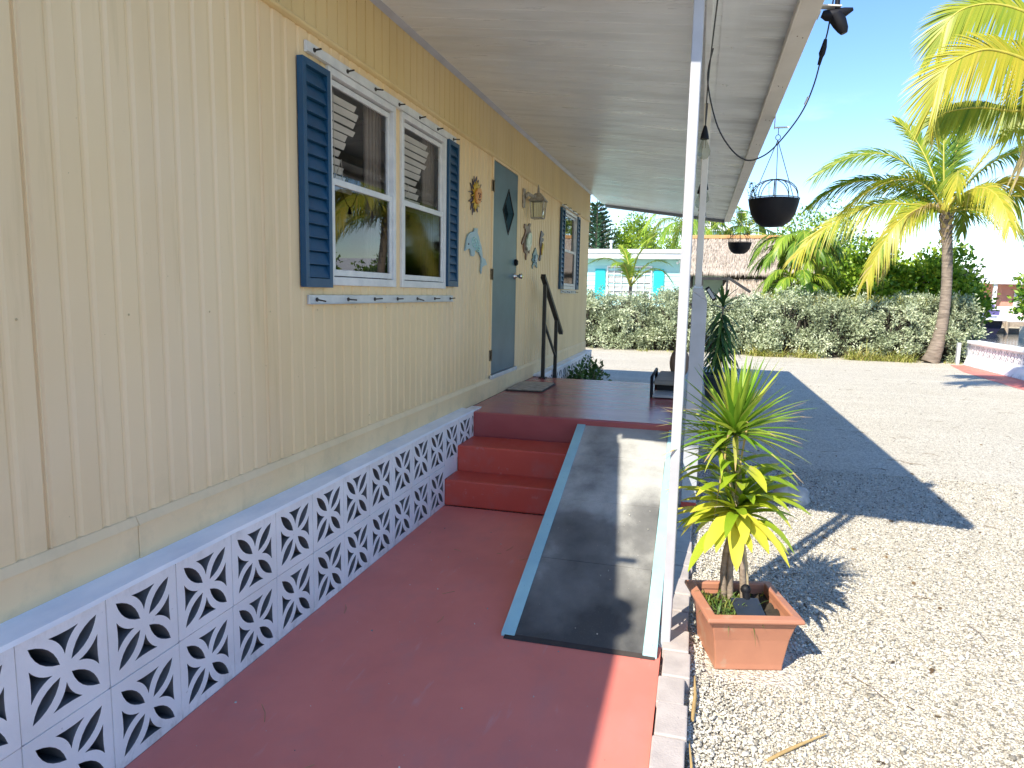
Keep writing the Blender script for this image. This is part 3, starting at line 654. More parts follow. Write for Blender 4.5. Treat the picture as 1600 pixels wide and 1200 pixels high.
# ------------------------------------------------------------------ breeze block skirting
t = thing('block_skirting', 'white pierced breeze block skirting wall below the cream siding', 'block wall', (0, 3.5, 0))
def arc(a, b2, bulge, n=6):
    a = Vector((a[0], a[1])); b2 = Vector((b2[0], b2[1])); d = b2 - a; p = Vector((-d.y, d.x))
    return [tuple(a + d * (i / n) + p * bulge * 4 * (i / n) * (1 - i / n)) for i in range(n)]
def rot(l, k):
    for _ in range(k): l = [(1 - b2, a) for a, b2 in l]
    return l
lens = arc((.125, .88), (.44, .565), .15) + arc((.44, .565), (.125, .88), .15)
tri = arc((.335, .88), (.5, .645), .105) + arc((.5, .645), (.665, .88), .105) + arc((.665, .88), (.335, .88), .03, 3)
HO = [rot(lens, k) for k in range(4)] + [rot(tri, k) for k in range(4)]
def block_tris():
    mb = MB(); co_ = MB(); mb.plate([(.008, .008), (.992, .008), (.992, .992), (.008, .992)], -.1, 0, HO, co_); return mb, co_
BT, BC = block_tris()
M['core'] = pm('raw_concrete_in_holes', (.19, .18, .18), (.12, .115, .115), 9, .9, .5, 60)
B = 0.305; Y0 = 1.675
def clipblock(mb, y0, z0, ymax=99, jx=0.0):
    vs = [(v[0] + jx, min(ymax, y0 + v[1] * B), z0 + v[2] * B) for v in BT.v]
    mb.add(vs, BT.f)
    core_mb.add([(v[0] + jx, min(ymax, y0 + v[1] * B), z0 + v[2] * B) for v in BC.v], BC.f)
core_mb = MB(); mb = MB()
for k in range(-9, 13):
    for r in (0, 1):
        yb = Y0 + k * B
        if r == 0 and yb > 4.73 + .3: continue
        lim = (4.728 if r == 0 else 5.40)
        if r == 0 and yb >= 4.70: continue
        if yb >= lim - .02: continue
        clipblock(mb, yb, r * B, lim, random.uniform(-.002, .002))
# the blocks cut to the steps
for k in range(20, 34):
    for r in (0, 1, 2):
        clipblock(mb, Y0 + .04 + (k + 1) * B, -0.31 + r * B, 12.0)
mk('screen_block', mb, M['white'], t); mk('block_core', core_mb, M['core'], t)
mb = MB()
for k in range(-9, 14):
    yb = Y0 + k * B; ym = min(yb + .01, 5.4)
    mb.box(-.095, -.006, yb - .004, ym, 0, .61)
mb.box(-.095, -.006, -1.2, 5.4, .299, .311); mb.box(-.095, -.004, -1.2, 4.72, -.02, .006); mb.box(-.095, -.002, 4.73, 5.0, .2, .309); mb.box(-.095, -.002, 8.0, 12.0, -.06, .0)
mk('mortar_bed', mb, M['white'], t)
mb = MB(); mb.box(-.62, -.60, -5.9, 12, -.06, .60); mb.add([(-.6, -5.9, -.05), (-.1, -5.9, -.05), (-.1, 12, -.05), (-.6, 12, -.05)], [(0, 1, 2, 3)]); mk('crawl_shade_backing', mb, M['dark'], t)  # near-black backing stands in for the shade behind the pierced blocks
mb = MB(); ny = 60
for i in range(ny):
    a, b2 = -3 + 8.4 * i / ny, -3 + 8.4 * (i + 1) / ny
    e = lambda q: .006 * math.sin(q * 5.1) + .004 * math.sin(q * 13)
    mb.hexa([(-.125, a, .606), (.004 + e(a) * .4, a, .606), (.004 + e(b2) * .4, b2, .606), (-.125, b2, .606)], [(-.125, a, .632), (.002 + e(a) * .4, a, .622), (.002 + e(b2) * .4, b2, .622), (-.125, b2, .632)])
mb.box(-.125, .004, 8.0, 12.0, .606, .63)
mk('ledge_cap', mb, M['ledge'], t)

# ------------------------------------------------------------------ steps, landing, ramp
t = thing('entry_steps', 'dark red painted concrete steps and landing at the front door', 'steps', (.6, 6, 0))
for i, (ya, yb, z) in enumerate(((4.725, 5.01, .2), (5.01, 5.40, .4))):
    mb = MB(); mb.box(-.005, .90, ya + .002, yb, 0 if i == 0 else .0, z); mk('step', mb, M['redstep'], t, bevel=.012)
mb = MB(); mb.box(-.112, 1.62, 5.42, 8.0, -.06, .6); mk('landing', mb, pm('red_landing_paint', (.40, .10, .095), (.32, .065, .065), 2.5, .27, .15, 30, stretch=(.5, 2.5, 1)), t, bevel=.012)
t = thing('wheelchair_ramp', 'worn grey wheelchair ramp with pale aqua edge boards rising to the landing', 'ramp', (1.3, 4.2, 0))
SL = (0.585) / (5.6 - 2.95)
rz = lambda y: .012 + (y - 2.95) * SL * .985
ylist = [2.95, 3.584, 4.239, 4.896, 5.445]
def lx(y): return .953 - (y - 2.95) / 2.65 * .085
def rx(y): return 1.668 - (y - 2.95) / 2.65 * .015
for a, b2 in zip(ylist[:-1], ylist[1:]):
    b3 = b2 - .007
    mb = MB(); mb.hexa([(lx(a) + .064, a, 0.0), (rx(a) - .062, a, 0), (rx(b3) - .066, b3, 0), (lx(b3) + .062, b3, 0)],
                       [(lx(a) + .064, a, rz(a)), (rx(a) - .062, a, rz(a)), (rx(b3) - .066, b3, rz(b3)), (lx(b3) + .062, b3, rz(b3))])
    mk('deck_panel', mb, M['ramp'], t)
for f0, f1 in ((lambda y: lx(y), lambda y: lx(y) + .064), (lambda y: rx(y) - .062, lambda y: rx(y))):
    a, b2 = 2.94, 5.44
    mb = MB(); mb.hexa([(f0(a), a, 0), (f1(a), a, 0), (f1(b2), b2, 0), (f0(b2), b2, 0)], [(f0(a), a, rz(a) + .008), (f1(a), a, rz(a) + .008), (f1(b2), b2, rz(b2) + .008), (f0(b2), b2, rz(b2) + .008)])
    for i in range(9):
        yb = 3.0 + i * .3; xb = (f0(yb) + f1(yb)) / 2 + random.uniform(-.012, .012)
        mb.ball((xb, yb, rz(yb) + .008), .004, 6, 4)
    mk('edge_board', mb, M['aqua'], t, bevel=.003)

mb = MB(); mb.hexa([(.97, 2.915, .0015), (1.66, 2.925, .0015), (1.66, 2.949, .0015), (.97, 2.949, .0015)], [(.97, 2.925, .006), (1.66, 2.935, .006), (1.66, 2.949, .012), (.97, 2.949, .012)]); mk('foot_strip', mb, M['matedge'], t)
# pavers along the floor edge
ypos = [1.72]
paver0 = None
lens_ = []
y = 2.165
i = 0
while y < 5.1:
    ln = [.205, .215, .2, .21][i % 4]; dx = [0, .006, -.008, .012, .004, -.004][i % 6]
    mb = MB(); mb.box(1.684 + max(0, dx), 1.800 + dx, y + .003, y + ln - .003, -.08, .022 + .004 * math.sin(i * 2.1))
    o = mk('edging_paver', mb, M['paver'], at=(1.74, y + ln / 2, -.08), bevel=.006)
    tag(o, 'pinkish grey concrete paver edging the red floor beside the gravel', 'paver', 'pavers along the red floor edge')
    y += ln; i += 1
mb = MB(); mb.box(1.684, 1.885, 2.04, 2.160, -.08, .022)
tag(mk('edging_paver', mb, M['paver'], at=(1.78, 2.1, -.08), bevel=.006), 'paver laid crosswise at the near end of the edging, broad side to the gravel', 'paver')
mb = MB(); mb.box(1.90, 2.10, 1.99, 2.12, -.08, .0)
tag(mk('edging_paver', mb, M['paver'], at=(2.0, 2.05, -.08), bevel=.006), 'paver sunk into the gravel at the bottom edge beside the crosswise one', 'paver')

# ------------------------------------------------------------------ porch roof
t = thing('porch_roof', 'aged white pan roof over the porch with beige gutter along its outer edge', 'porch roof', (1, 8, 3.1))
YA, YB = 2.55, 13.5
def soff(x, y):
    zw = 3.225 + (y - 3.5) * .0085; zo = 2.995
    return zw + (zo - zw) * (x + .12) / 2.28
mb = MB(); y = YA
xs = [-.11, .6, 1.3, 2.15]
prof = []
while y < YB:
    for q, dz in ((0, 0), (.002, .002), (.006, .002), (.008, 0), (.147, -.0004)): prof.append((y + q, dz))
    y += .151
prof = [p for p in prof if p[0] < YB] + [(YB, 0)]
rows = [[(x, yy_, soff(x, yy_) + dz) for x in xs] for yy_, dz in prof]
v = [q for r_ in rows for q in r_]; k = len(xs)
mb.add(v, [(i * k + j, (i + 1) * k + j, (i + 1) * k + j + 1, i * k + j + 1) for i in range(len(rows) - 1) for j in range(k - 1)])
mb.hexa([(-.11, YA, soff(-.11, YA) + .02), (2.15, YA, soff(2.15, YA) + .02), (2.15, YB, soff(2.15, YB) + .02), (-.11, YB, soff(-.11, YB) + .02)],
        [(-.11, YA, soff(-.11, YA) + .08), (2.15, YA, soff(2.15, YA) + .08), (2.15, YB, soff(2.15, YB) + .08), (-.11, YB, soff(-.11, YB) + .08)])
mk('roof_pan', mb, M['soffit'], t)
mb = MB(); mb.hexa([(-.106, YA, soff(-.11, YA) - .028), (-.07, YA, soff(-.07, YA) - .003), (-.07, 12, soff(-.07, 12) - .003), (-.106, 12, soff(-.11, 12) - .028)],
                   [(-.106, YA, soff(-.11, YA) - .002), (-.07, YA, soff(-.07, YA)), (-.07, 12, soff(-.07, 12)), (-.106, 12, soff(-.11, 12) - .002)])
mk('wall_channel', mb, M['postwhite'], t)
for a, b2 in ((YA, 6.62), (6.626, 7.40), (7.406, 10.4), (10.406, 13.6)):
    mb = MB(); mb.box(2.150, 2.252, a, b2, 2.966, 3.085); mb.box(2.139, 2.150, a, b2, 2.960, 3.085); g = mk('gutter', mb, M['gutter'], t, bevel=.004)
mb = MB()
for q in np.arange(3.2, 13.4, .9): mb.ball((2.19, q, 2.966), .004, 6, 4); mb.ball((2.22, q + .03, 2.966), .004, 6, 4)
mk('rivet', mb, M['brass'], t)
mb = MB(); mb.hexa([(-.06, 13.5, soff(-.06, 13.5) - .05), (2.15, 13.5, 2.945), (2.15, 13.58, 2.945), (-.06, 13.58, soff(-.06, 13.5) - .05)],
                   [(-.06, 13.5, soff(-.06, 13.5) + .06), (2.15, 13.5, 3.06), (2.15, 13.58, 3.06), (-.06, 13.58, soff(-.06, 13.5) + .06)])
mk('end_trim', mb, M['greytrim'], t)
mb = MB(); mb.hexa([(1.80, YA, soff(1.80, YA) - .004), (1.93, YA, soff(1.93, YA) - .004), (1.93, YB, soff(1.93, YB) - .004), (1.80, YB, soff(1.80, YB) - .004)],
                   [(1.80, YA, soff(1.80, YA) + .001), (1.93, YA, soff(1.93, YA) + .001), (1.93, YB, soff(1.93, YB) + .001), (1.80, YB, soff(1.80, YB) + .001)])
for q in np.arange(3.6, 13, .75):
    for xx_ in (1.845, 1.87): mb.ball((xx_, q + (xx_ - 1.84), soff(xx_, q) - .005), .006, 6, 4)
mk('seam_cover', mb, M['soffit'], t)
mb = MB(); mb.box(1.722, 1.752, YA, 13.5, 2.95, 3.05)
mk('beam', mb, M['soffit'], t, bevel=.003)

def post(name, label, xc, y0, y1, zb, zt, w, scroll, mat):
    t = thing(name, label, 'post', (xc, y0, zb), 'posts holding up the porch roof')
    for yy_ in ((y0, y1) if scroll else (y0,)):
        mb = MB(); mb.box(xc - w / 2, xc + w / 2, yy_ - w / 2, yy_ + w / 2, zb, zt); mk('upright', mb, mat, t, bevel=.004)
    mb = MB(); mb.box(xc - .033, xc + .033, y0 - .033, (y1 if scroll else y0) + .033, zb + .0, zb + .012)
    for dx_ in (-.026, .026): mb.tube([(xc + dx_, y0 - .026, zb + .012), (xc + dx_, y0 - .026, zb + .02)], .006, 6)
    mk('base_plate', mb, M['track'], t)
    if scroll:
        for zc in np.arange(zb + .28, zt - .2, .46):
            for s in (1, -1):
                mb = MB(); pts = []
                for i in range(22):
                    a = i / 21 * 3.3 * PI; rr = .052 * (1 - i / 26)
                    pts.append((xc, (y0 + y1) / 2 + s * (rr * math.cos(a) - .01), zc + s * (.09 + rr * math.sin(a))))
                mb.tube(pts, .006, 5); mk('scroll', mb, mat, t)
            mb = MB(); mb.tube([(xc, y0, zc + .2), (xc, y1, zc + .2)], .007, 5); mk('cross_bar', mb, mat, t)
    return t
post('porch_post', 'near white porch post of two uprights joined by scrolls beside the ramp foot', 1.699, 3.085, 3.235, -.01, 2.949, .042, True, M['postwhite'])
post('porch_post', 'greyish porch post standing on top of the white pillar', 1.752, 5.30, 5.5, 1.652, 2.949, .048, False, M['gutter'])
t = thing('white_pillar', 'white pillar with red base holding a porch post at the landing corner', 'pillar', (1.77, 5.3, -.05))
mb = MB(); mb.hexa([(1.715, 5.2, .06), (1.822, 5.2, .06), (1.822, 5.42, .06), (1.715, 5.42, .06)], [(1.715, 5.2, 1.63), (1.822, 5.2, 1.56), (1.822, 5.42, 1.56), (1.715, 5.42, 1.63)])
mb.hexa([(1.715, 5.2, 1.6305), (1.822, 5.2, 1.5605), (1.822, 5.42, 1.5605), (1.715, 5.42, 1.6305)], [(1.715, 5.2, 1.65), (1.79, 5.2, 1.65), (1.79, 5.42, 1.65), (1.715, 5.42, 1.65)])
mk('shaft', mb, M['postwhite'], t, bevel=.004)
mb = MB(); mb.box(1.713, 1.824, 5.198, 5.422, -.06, .06); mk('base', mb, M['redstep'], t, bevel=.004)
t = thing('solar_wall_light', 'small black solar light tilted on the shoulder of the white pillar', 'solar light', (1.84, 5.2, 1.6))
mb = MB(); ax = Vector((.55, 0, -.83)); nx = Vector((.83, 0, .55)); mb.obox((1.845, 5.22, 1.615), (ax, (0, 1, 0), nx), (.055, .045, .016)); mk('housing', mb, M['black'], t, bevel=.004)
mb = MB(); mb.obox(Vector((1.845, 5.173, 1.615)), (ax, (0, 1, 0), nx), (.04, .003, .01)); mk('lens', mb, M['greytray'], t)

# black handrail on the landing
t = thing('handrail', 'black metal handrail descending the far side of the red landing', 'handrail', (.03, 8.0, .6))
mb = MB(); mb.box(.01, .05, 7.90, 7.94, .6, 1.72); mk('post', mb, M['blackmetal'], t)
mb = MB(); mb.box(.01, .05, 8.62, 8.66, .03, 1.27); mk('post', mb, M['blackmetal'], t)
mb = MB(); mb.bar((.03, 7.80, 1.79), (.03, 8.98, 1.08), .055, .05); mk('top_rail', mb, M['blackmetal'], t, bevel=.004)
mb = MB(); mb.bar((.03, 7.93, 1.25), (.03, 8.64, .80), .025, .03); mk('lower_rail', mb, M['blackmetal'], t)
mb = MB(); mb.box(-.01, .07, 7.87, 7.97, .6, .612); mk('foot_plate', mb, M['blackmetal'], t)
t = thing('doormat', 'worn tan doormat lying on the red landing below the door', 'doormat', (.1, 7.05, .6))
mb = MB(); mb.hexa([(-.09, 6.71, .601), (.29, 6.73, .601), (.29, 7.41, .601), (-.09, 7.42, .601)], [(-.09, 6.71, .612), (.29, 6.73, .612), (.29, 7.41, .612), (-.09, 7.42, .612)]); mk('edge', mb, M['matedge'], t)
mb = MB(); mb.hexa([(-.075, 6.735, .6125), (.275, 6.755, .6125), (.275, 7.39, .6125), (-.075, 7.40, .6125)], [(-.075, 6.735, .620), (.275, 6.755, .620), (.275, 7.39, .620), (-.075, 7.40, .620)]); mk('pile', mb, M['mat'], t)
# ------------------------------------------------------------------ wall ornaments and lantern
t = thing('wall_lantern', 'weathered cage lantern on the cream wall right of the blue door', 'lantern', (XW, 7.4, 2.6))
mb = MB(); mb.box(XW + .002, XW + .022, 7.325, 7.405, 2.50, 2.70); mk('back_plate', mb, M['lantern'], t, bevel=.006)
mb = MB(); mb.tube([(XW + .02, 7.365, 2.62), (XW + .05, 7.40, 2.65), (XW + .09, 7.46, 2.63), (XW + .11, 7.52, 2.635), (XW + .115, 7.54, 2.66)], [.028, .022, .016, .016, .018], 8); mk('arm', mb, M['lantern'], t)
cy, cx = 7.56, XW + .125
mb = MB()
def sq(r, z): return [(cx - r, cy - r, z), (cx + r, cy - r, z), (cx + r, cy + r, z), (cx - r, cy + r, z)]
mb.hexa(sq(.088, 2.60), sq(.03, 2.675)); mb.hexa(sq(.092, 2.59), sq(.09, 2.60)); mb.tube([(cx, cy, 2.67), (cx, cy, 2.70), (cx, cy, 2.73), (cx, cy, 2.77)], [.02, .014, .012, .003], 8); mk('lantern_roof', mb, M['lantern'], t)
mb = MB()
for i in range(4):
    a, b2 = sq(.075, 2.59)[i], sq(.062, 2.41)[i]; c = sq(.062, 2.41)[(i + 1) % 4]; d = sq(.075, 2.5)[(i + 1) % 4]
    mb.tube([a, b2], .005, 5); mb.tube([b2, c], .006, 5)
mk('cage', mb, M['lantern'], t)
mb = MB(); mb.hexa(sq(.058, 2.42), sq(.068, 2.59)); mk('glass', mb, M['bulbglass'], t)
DOL= [(5.435, 1.924), (5.461, 1.967), (5.48, 2.025), (5.519, 2.065), (5.593, 2.089), (5.661, 2.1), (5.694, 2.13), (5.764, 2.134), (5.757, 2.101), (5.798, 2.066), (5.832, 2.026), (5.88, 1.985), (5.907, 1.931), (5.912, 1.898), (5.989, 1.885), (6.049, 1.84), (5.935, 1.821), (5.907, 1.808), (5.882, 1.752), (5.866, 1.779), (5.886, 1.858), (5.875, 1.896), (5.819, 1.926), (5.789, 1.973), (5.746, 1.954), (5.693, 1.94), (5.695, 1.908), (5.652, 1.892), (5.601, 1.895), (5.582, 1.933), (5.556, 1.953), (5.499, 1.941)]
TUR= [(7.42, 2.335), (7.477, 2.344), (7.508, 2.323), (7.581, 2.333), (7.644, 2.364), (7.714, 2.367), (7.673, 2.318), (7.714, 2.279), (7.752, 2.211), (7.736, 2.153), (7.697, 2.079), (7.665, 2.035), (7.638, 2.061), (7.595, 2.041), (7.56, 2.0), (7.529, 1.953), (7.498, 1.969), (7.508, 2.022), (7.434, 2.035), (7.401, 2.081), (7.41, 2.143), (7.342, 2.107), (7.313, 2.122), (7.364, 2.174), (7.418, 2.205), (7.47, 2.264), (7.453, 2.29), (7.41, 2.29)]
TSH= [(7.545, 2.243), (7.648, 2.266), (7.698, 2.221), (7.69, 2.15), (7.622, 2.074), (7.534, 2.055), (7.471, 2.099), (7.479, 2.176)]
T2= [(7.979, 2.119), (8.015, 2.092), (8.053, 2.05), (8.121, 2.039), (8.075, 1.999), (8.047, 1.953), (8.088, 1.888), (8.019, 1.9), (7.951, 1.926), (7.872, 1.901), (7.844, 1.871), (7.824, 1.906), (7.884, 1.945), (7.802, 1.97), (7.862, 2.003), (7.842, 2.038), (7.903, 2.07)]
SEA= [(8.259, 2.338), (8.331, 2.326), (8.405, 2.309), (8.338, 2.273), (8.286, 2.261), (8.394, 2.255), (8.38, 2.223), (8.275, 2.2), (8.377, 2.184), (8.39, 2.139), (8.323, 2.096), (8.277, 2.04), (8.248, 1.985), (8.19, 1.975), (8.177, 2.004), (8.223, 2.052), (8.233, 2.114), (8.19, 2.186), (8.201, 2.239), (8.229, 2.294)]
SUN= [(5.667, 2.556), (5.686, 2.512), (5.745, 2.566), (5.739, 2.509), (5.79, 2.544), (5.783, 2.5), (5.873, 2.517), (5.829, 2.48), (5.857, 2.474), (5.812, 2.451), (5.869, 2.4), (5.816, 2.382), (5.889, 2.375), (5.799, 2.348), (5.819, 2.318), (5.756, 2.326), (5.785, 2.271), (5.722, 2.295), (5.68, 2.259), (5.686, 2.307), (5.63, 2.232), (5.643, 2.307), (5.586, 2.269), (5.617, 2.33), (5.525, 2.334), (5.624, 2.372), (5.598, 2.384), (5.631, 2.41), (5.514, 2.409), (5.63, 2.43), (5.561, 2.487), (5.645, 2.464), (5.617, 2.527), (5.662, 2.487)]
FACE= [(5.68, 2.448), (5.723, 2.465), (5.776, 2.465), (5.804, 2.439), (5.801, 2.396), (5.772, 2.355), (5.712, 2.331), (5.662, 2.346), (5.644, 2.38), (5.647, 2.417)]
AX = XW + .004
def art(name, mb_list, label, cat, at):
    t = thing(name, label, cat, at)
    for n, poly, x0, x1, mat, holes in mb_list:
        mb = MB(); mb.plate(poly, AX + x0, AX + x1, holes); mk(n, mb, M[mat], t)
    return t
def shrink(poly, k, dy=0, dz=0):
    cy = sum(p[0] for p in poly) / len(poly); cz = sum(p[1] for p in poly) / len(poly)
    return [(cy + (p[0] - cy) * k + dy, cz + (p[1] - cz) * k + dz) for p in poly]
def star(poly, c, k, turn):
    out = []
    for y, z in poly:
        dy, dz = (y - c[0]) * k, (z - c[1]) * k
        out.append((c[0] + dy * math.cos(turn) - dz * math.sin(turn), c[1] + dy * math.sin(turn) + dz * math.cos(turn)))
    return out
sc_ = (5.71, 2.40)
t = art('sun_ornament', [('dark_rays', SUN, 0, .006, 'artdark', ()), ('yellow_rays', star(SUN, sc_, .74, .2), .010, .016, 'artyellow', ()), ('face', FACE, .02, .034, 'artorange', ())],
    'enamelled metal sun with an orange face and black and yellow rays', 'wall ornament', (AX, 5.7, 2.4))
mb = MB()
for yy_ in (5.70, 5.75): mb.ball((AX + .035, yy_, 2.418), .008, 8, 5)
mb.ball((AX + .036, 5.725, 2.395), .009, 8, 5, (1, .6, 1.6)); mb.tube([(AX + .035, 5.695, 2.372), (AX + .037, 5.722, 2.364), (AX + .035, 5.75, 2.374)], .004, 5)
mk('features', mb, M['artbrown'], t)
t = art('dolphin_ornament', [('body', DOL, 0, .012, 'artblue', ())], 'pale blue metal dolphin leaping, mounted left of the blue door', 'wall ornament', (AX, 5.7, 1.95))
mb = MB()
for s, r0 in ((0, .085), (1, .06)):
    pts = []
    for i in range(26):
        a = i / 25 * 3.4 * PI + s; rr = r0 * (1 - i / 30)
        pts.append((AX + .013, 5.68 + rr * 1.1 * math.cos(a) + s * .09, 2.005 + rr * .62 * math.sin(a) - s * .04))
    mb.tube(pts, .006, 5)
mk('swirl', mb, M['artaqua'], t)
mb = MB(); mb.ball((AX + .013, 5.515, 1.985), .008, 8, 5); mk('eye', mb, M['artdark'], t)
art('turtle_ornament', [('body', TUR, 0, .010, 'artbrown', ()), ('shell', TSH, .012, .03, 'artgreen', ())], 'large metal turtle with a green and white shell under the lantern', 'wall ornament', (AX, 7.53, 2.16))
art('turtle_ornament', [('body', T2, 0, .010, 'artteal', ()), ('shell', shrink(T2, .42), .012, .024, 'artblue', ())], 'smaller slate blue metal turtle below the seahorse', 'wall ornament', (AX, 7.97, 2.0))
art('seahorse_ornament', [('body', SEA, 0, .010, 'artdark', ()), ('belly', [(8.30, 2.195), (8.365, 2.18), (8.37, 2.14), (8.31, 2.10), (8.265, 2.05), (8.25, 2.10)], .012, .022, 'artyellow', ())],
    'black and yellow metal seahorse on the cream wall', 'wall ornament', (AX, 8.28, 2.16))

# ------------------------------------------------------------------ terracotta planter and what grows in it
PC = Vector((2.025, 3.20, ZG)); PA = R(15)
def pr_(a, b2, z): return (PC.x + a * math.cos(PA) - b2 * math.sin(PA), PC.y + a * math.sin(PA) + b2 * math.cos(PA), z)
def ring(h, z): return [pr_(-h, -h, z), pr_(h, -h, z), pr_(h, h, z), pr_(-h, h, z)]
t = thing('planter', 'square terracotta planter box standing on the gravel beside the ramp', 'planter', tuple(PC))
mb = MB(); prof = [(.142, -.05), (.150, -.047), (.151, -.02), (.166, .10), (.182, .172), (.186, .178), (.186, .192), (.172, .192), (.16, .10)]
rings_ = [ring(h, z) for h, z in prof]; v = [q for r_ in rings_ for q in r_]
mb.add(v, [(i * 4 + j, i * 4 + (j + 1) % 4, i * 4 + 4 + (j + 1) % 4, i * 4 + 4 + j) for i in range(len(prof) - 1) for j in range(4)] + [(3, 2, 1, 0)])
mk('pot', mb, M['terra'], t, bevel=.006)
mb = MB(); prof = [(.170, .198), (.188, .193), (.208, .196), (.210, .204), (.207, .216), (.172, .221), (.166, .216), (.166, .19)]
rings_ = [ring(h, z) for h, z in prof]; v = [q for r_ in rings_ for q in r_]
mb.add(v, [(i * 4 + j, i * 4 + (j + 1) % 4, i * 4 + 4 + (j + 1) % 4, i * 4 + 4 + j) for i in range(len(prof) - 1) for j in range(4)])
mk('rim', mb, M['terra'], t, bevel=.003)
mb = MB(); n = 14
v = []; 
for i in range(n + 1):
    for j in range(n + 1):
        a, b2 = -.168 + .336 * i / n, -.168 + .336 * j / n
        v.append(pr_(a, b2, .165 + random.uniform(-.008, .010) - .05 * max(0, 1 - ((a - .1) ** 2 + (b2 - .05) ** 2) / .004)))
mb.add(v, [(i * (n + 1) + j, (i + 1) * (n + 1) + j, (i + 1) * (n + 1) + j + 1, i * (n + 1) + j + 1) for i in range(n) for j in range(n)], smooth=True)
mk('soil', mb, M['soil'], t)
# moss and grass in the pot
N = 2600; a = (rng.random(N) - .5) * .31; b_ = (rng.random(N) - .5) * .31
k = (np.sin(a * 31 + 1) + np.cos(b_ * 27 - 2) + rng.normal(size=N) * .5 > .1) & ~((np.abs(a - .1) < .07) & (np.abs(b_ - .05) < .07)) & ~((np.abs(a - 0.0) < .06) & (b_ > -.16) & (b_ < .02))
a, b_ = a[k], b_[k]; N = len(a)
P = np.stack([PC.x + a * math.cos(PA) - b_ * math.sin(PA), PC.y + a * math.sin(PA) + b_ * math.cos(PA), np.full(N, .165) + .015 * rng.random(N)], 1)
V, F, T = leaves(P, rng.normal(size=(N, 3)) * .5 + np.array([0, 0, .7]), .022, .009, rng.random(N))
tag(npmesh('moss', V, F, M['moss'], tint=T, at=(PC.x, PC.y, .165)), 'yellow green moss covering the soil in the terracotta planter', 'moss', kind='stuff')
mb = MB()
for i in range(150):
    a = random.gauss(-.06, .04); b2 = random.gauss(-.06, .05)
    if abs(a) > .155 or abs(b2) > .155: continue
    if i % 3 == 0: a = random.uniform(-.15, -.03); b2 = random.uniform(-.155, .1)
    ph = random.uniform(0, 2 * PI); e = random.uniform(.25, 1.2)
    mb.blade(pr_(a, b2, .165), (math.cos(ph) * e, math.sin(ph) * e, 1), random.uniform(.08, .22), .0065, random.uniform(.3, 1.1), 5, random.random())
tag(mk('grass_tuft', mb, M['tuft'], tint=True, at=(PC.x, PC.y, .165)), 'tuft of long thin grass arching over the planter rim', 'grass')
t = thing('solar_spotlight', 'dark flat solar panel light lying in the terracotta planter', 'solar light', (2.05, 3.10, .165))
mb = MB(); ca, sa = math.cos(PA), math.sin(PA)
u1 = Vector((ca, sa, 0)); u2 = Vector((-sa, ca, .30)).normalized(); u3 = u1.cross(u2)
mb.obox((2.052, 3.095, .215), (u1, u2, u3), (.062, .072, .006)); mk('solar_panel', mb, M['panel'], t, bevel=.003)
mb = MB(); mb.tube([(2.045, 3.16, .15), (2.045, 3.165, .235), (2.04, 3.17, .27)], .017, 8); mb.ball((2.04, 3.175, .275), .024, 8, 6); mk('stake', mb, M['black'], t)
# corn plant
t = thing('corn_plant', 'yellow green broad leaved corn plant on woody canes in the terracotta planter', 'plant', (1.98, 3.25, .165))
mb = MB()
for pts, r_ in (([(1.955, 3.29, .15), (1.945, 3.28, .30), (1.95, 3.26, .42), (1.965, 3.26,  .50)], .017), ([(1.985, 3.27, .15), (1.972, 3.26, .32), (1.972, 3.25, .44), (1.98, 3.25,  .50)], .015),
                ([(2.045, 3.26, .15), (2.03, 3.26, .30), (2.015, 3.255, .42), (2.0, 3.26,  .62)], .016)):
    mb.tube(pts, [r_, r_ * .95, r_ * .9, r_ * .8], 8)
mk('cane', mb, M['bark'], t)
mb = MB()
broad = lambda u: max(.06, math.sin(PI * min(1, .12 + u * .88)) ** .55)
heads = [((1.965, 3.26, .56), 18), ((1.99, 3.25, .60), 17), ((2.0, 3.26, .70), 17), ((1.97, 3.26, .80), 12)]
for hi, (c, n) in enumerate(heads):
    for i in range(n):
        ph = i * 2.399 + hi * 1.1 + random.uniform(-.2, .2)
        el = random.uniform(.0, .7) if hi < 2 else random.uniform(.2, .95)
        d = (math.cos(ph), math.sin(ph) * .9, el)
        tn = random.uniform(.45, 1.0) if el < .4 else random.uniform(.1, .5)
        mb.blade((c[0] + .01 * math.cos(ph), c[1] + .01 * math.sin(ph), c[2] + random.uniform(-.06, .06)), d, random.uniform(.25, .37) * (1.0 if hi < 2 else 1.12), random.uniform(.046, .068), random.uniform(.2, .62), 7, tn, broad, fold=.3, tip_tint=1.0 if random.random() < .25 else None)
for tip, tn in (((1.72, 3.2, .74), .55), ((2.29, 3.3, .70), .75), ((2.27, 3.25, .81), .6), ((1.76, 3.15, .56), .8), ((1.86, 3.05, .50), .95), ((1.98, 3.02, .46), .95), ((2.10, 3.06, .52), .85), ((2.26, 3.2, .90), .45), ((1.72, 3.3, .64), .75), ((2.28, 3.2, .76), .5), ((1.70, 3.22, .82), .4), ((2.24, 3.35, .84), .35), ((1.80, 3.1, .72), .5), ((2.16, 3.1, .70), .6), ((1.80, 3.22, .90), .5)):
    c = Vector((1.975, 3.25, .62)); d = Vector(tip) - c
    mb.blade(c, d + Vector((0, 0, .25 * d.length)), d.length * 1.1, .075, .28, 8, tn, broad, fold=.3)
mk('foliage', mb, M['corn'], t, tint=True)
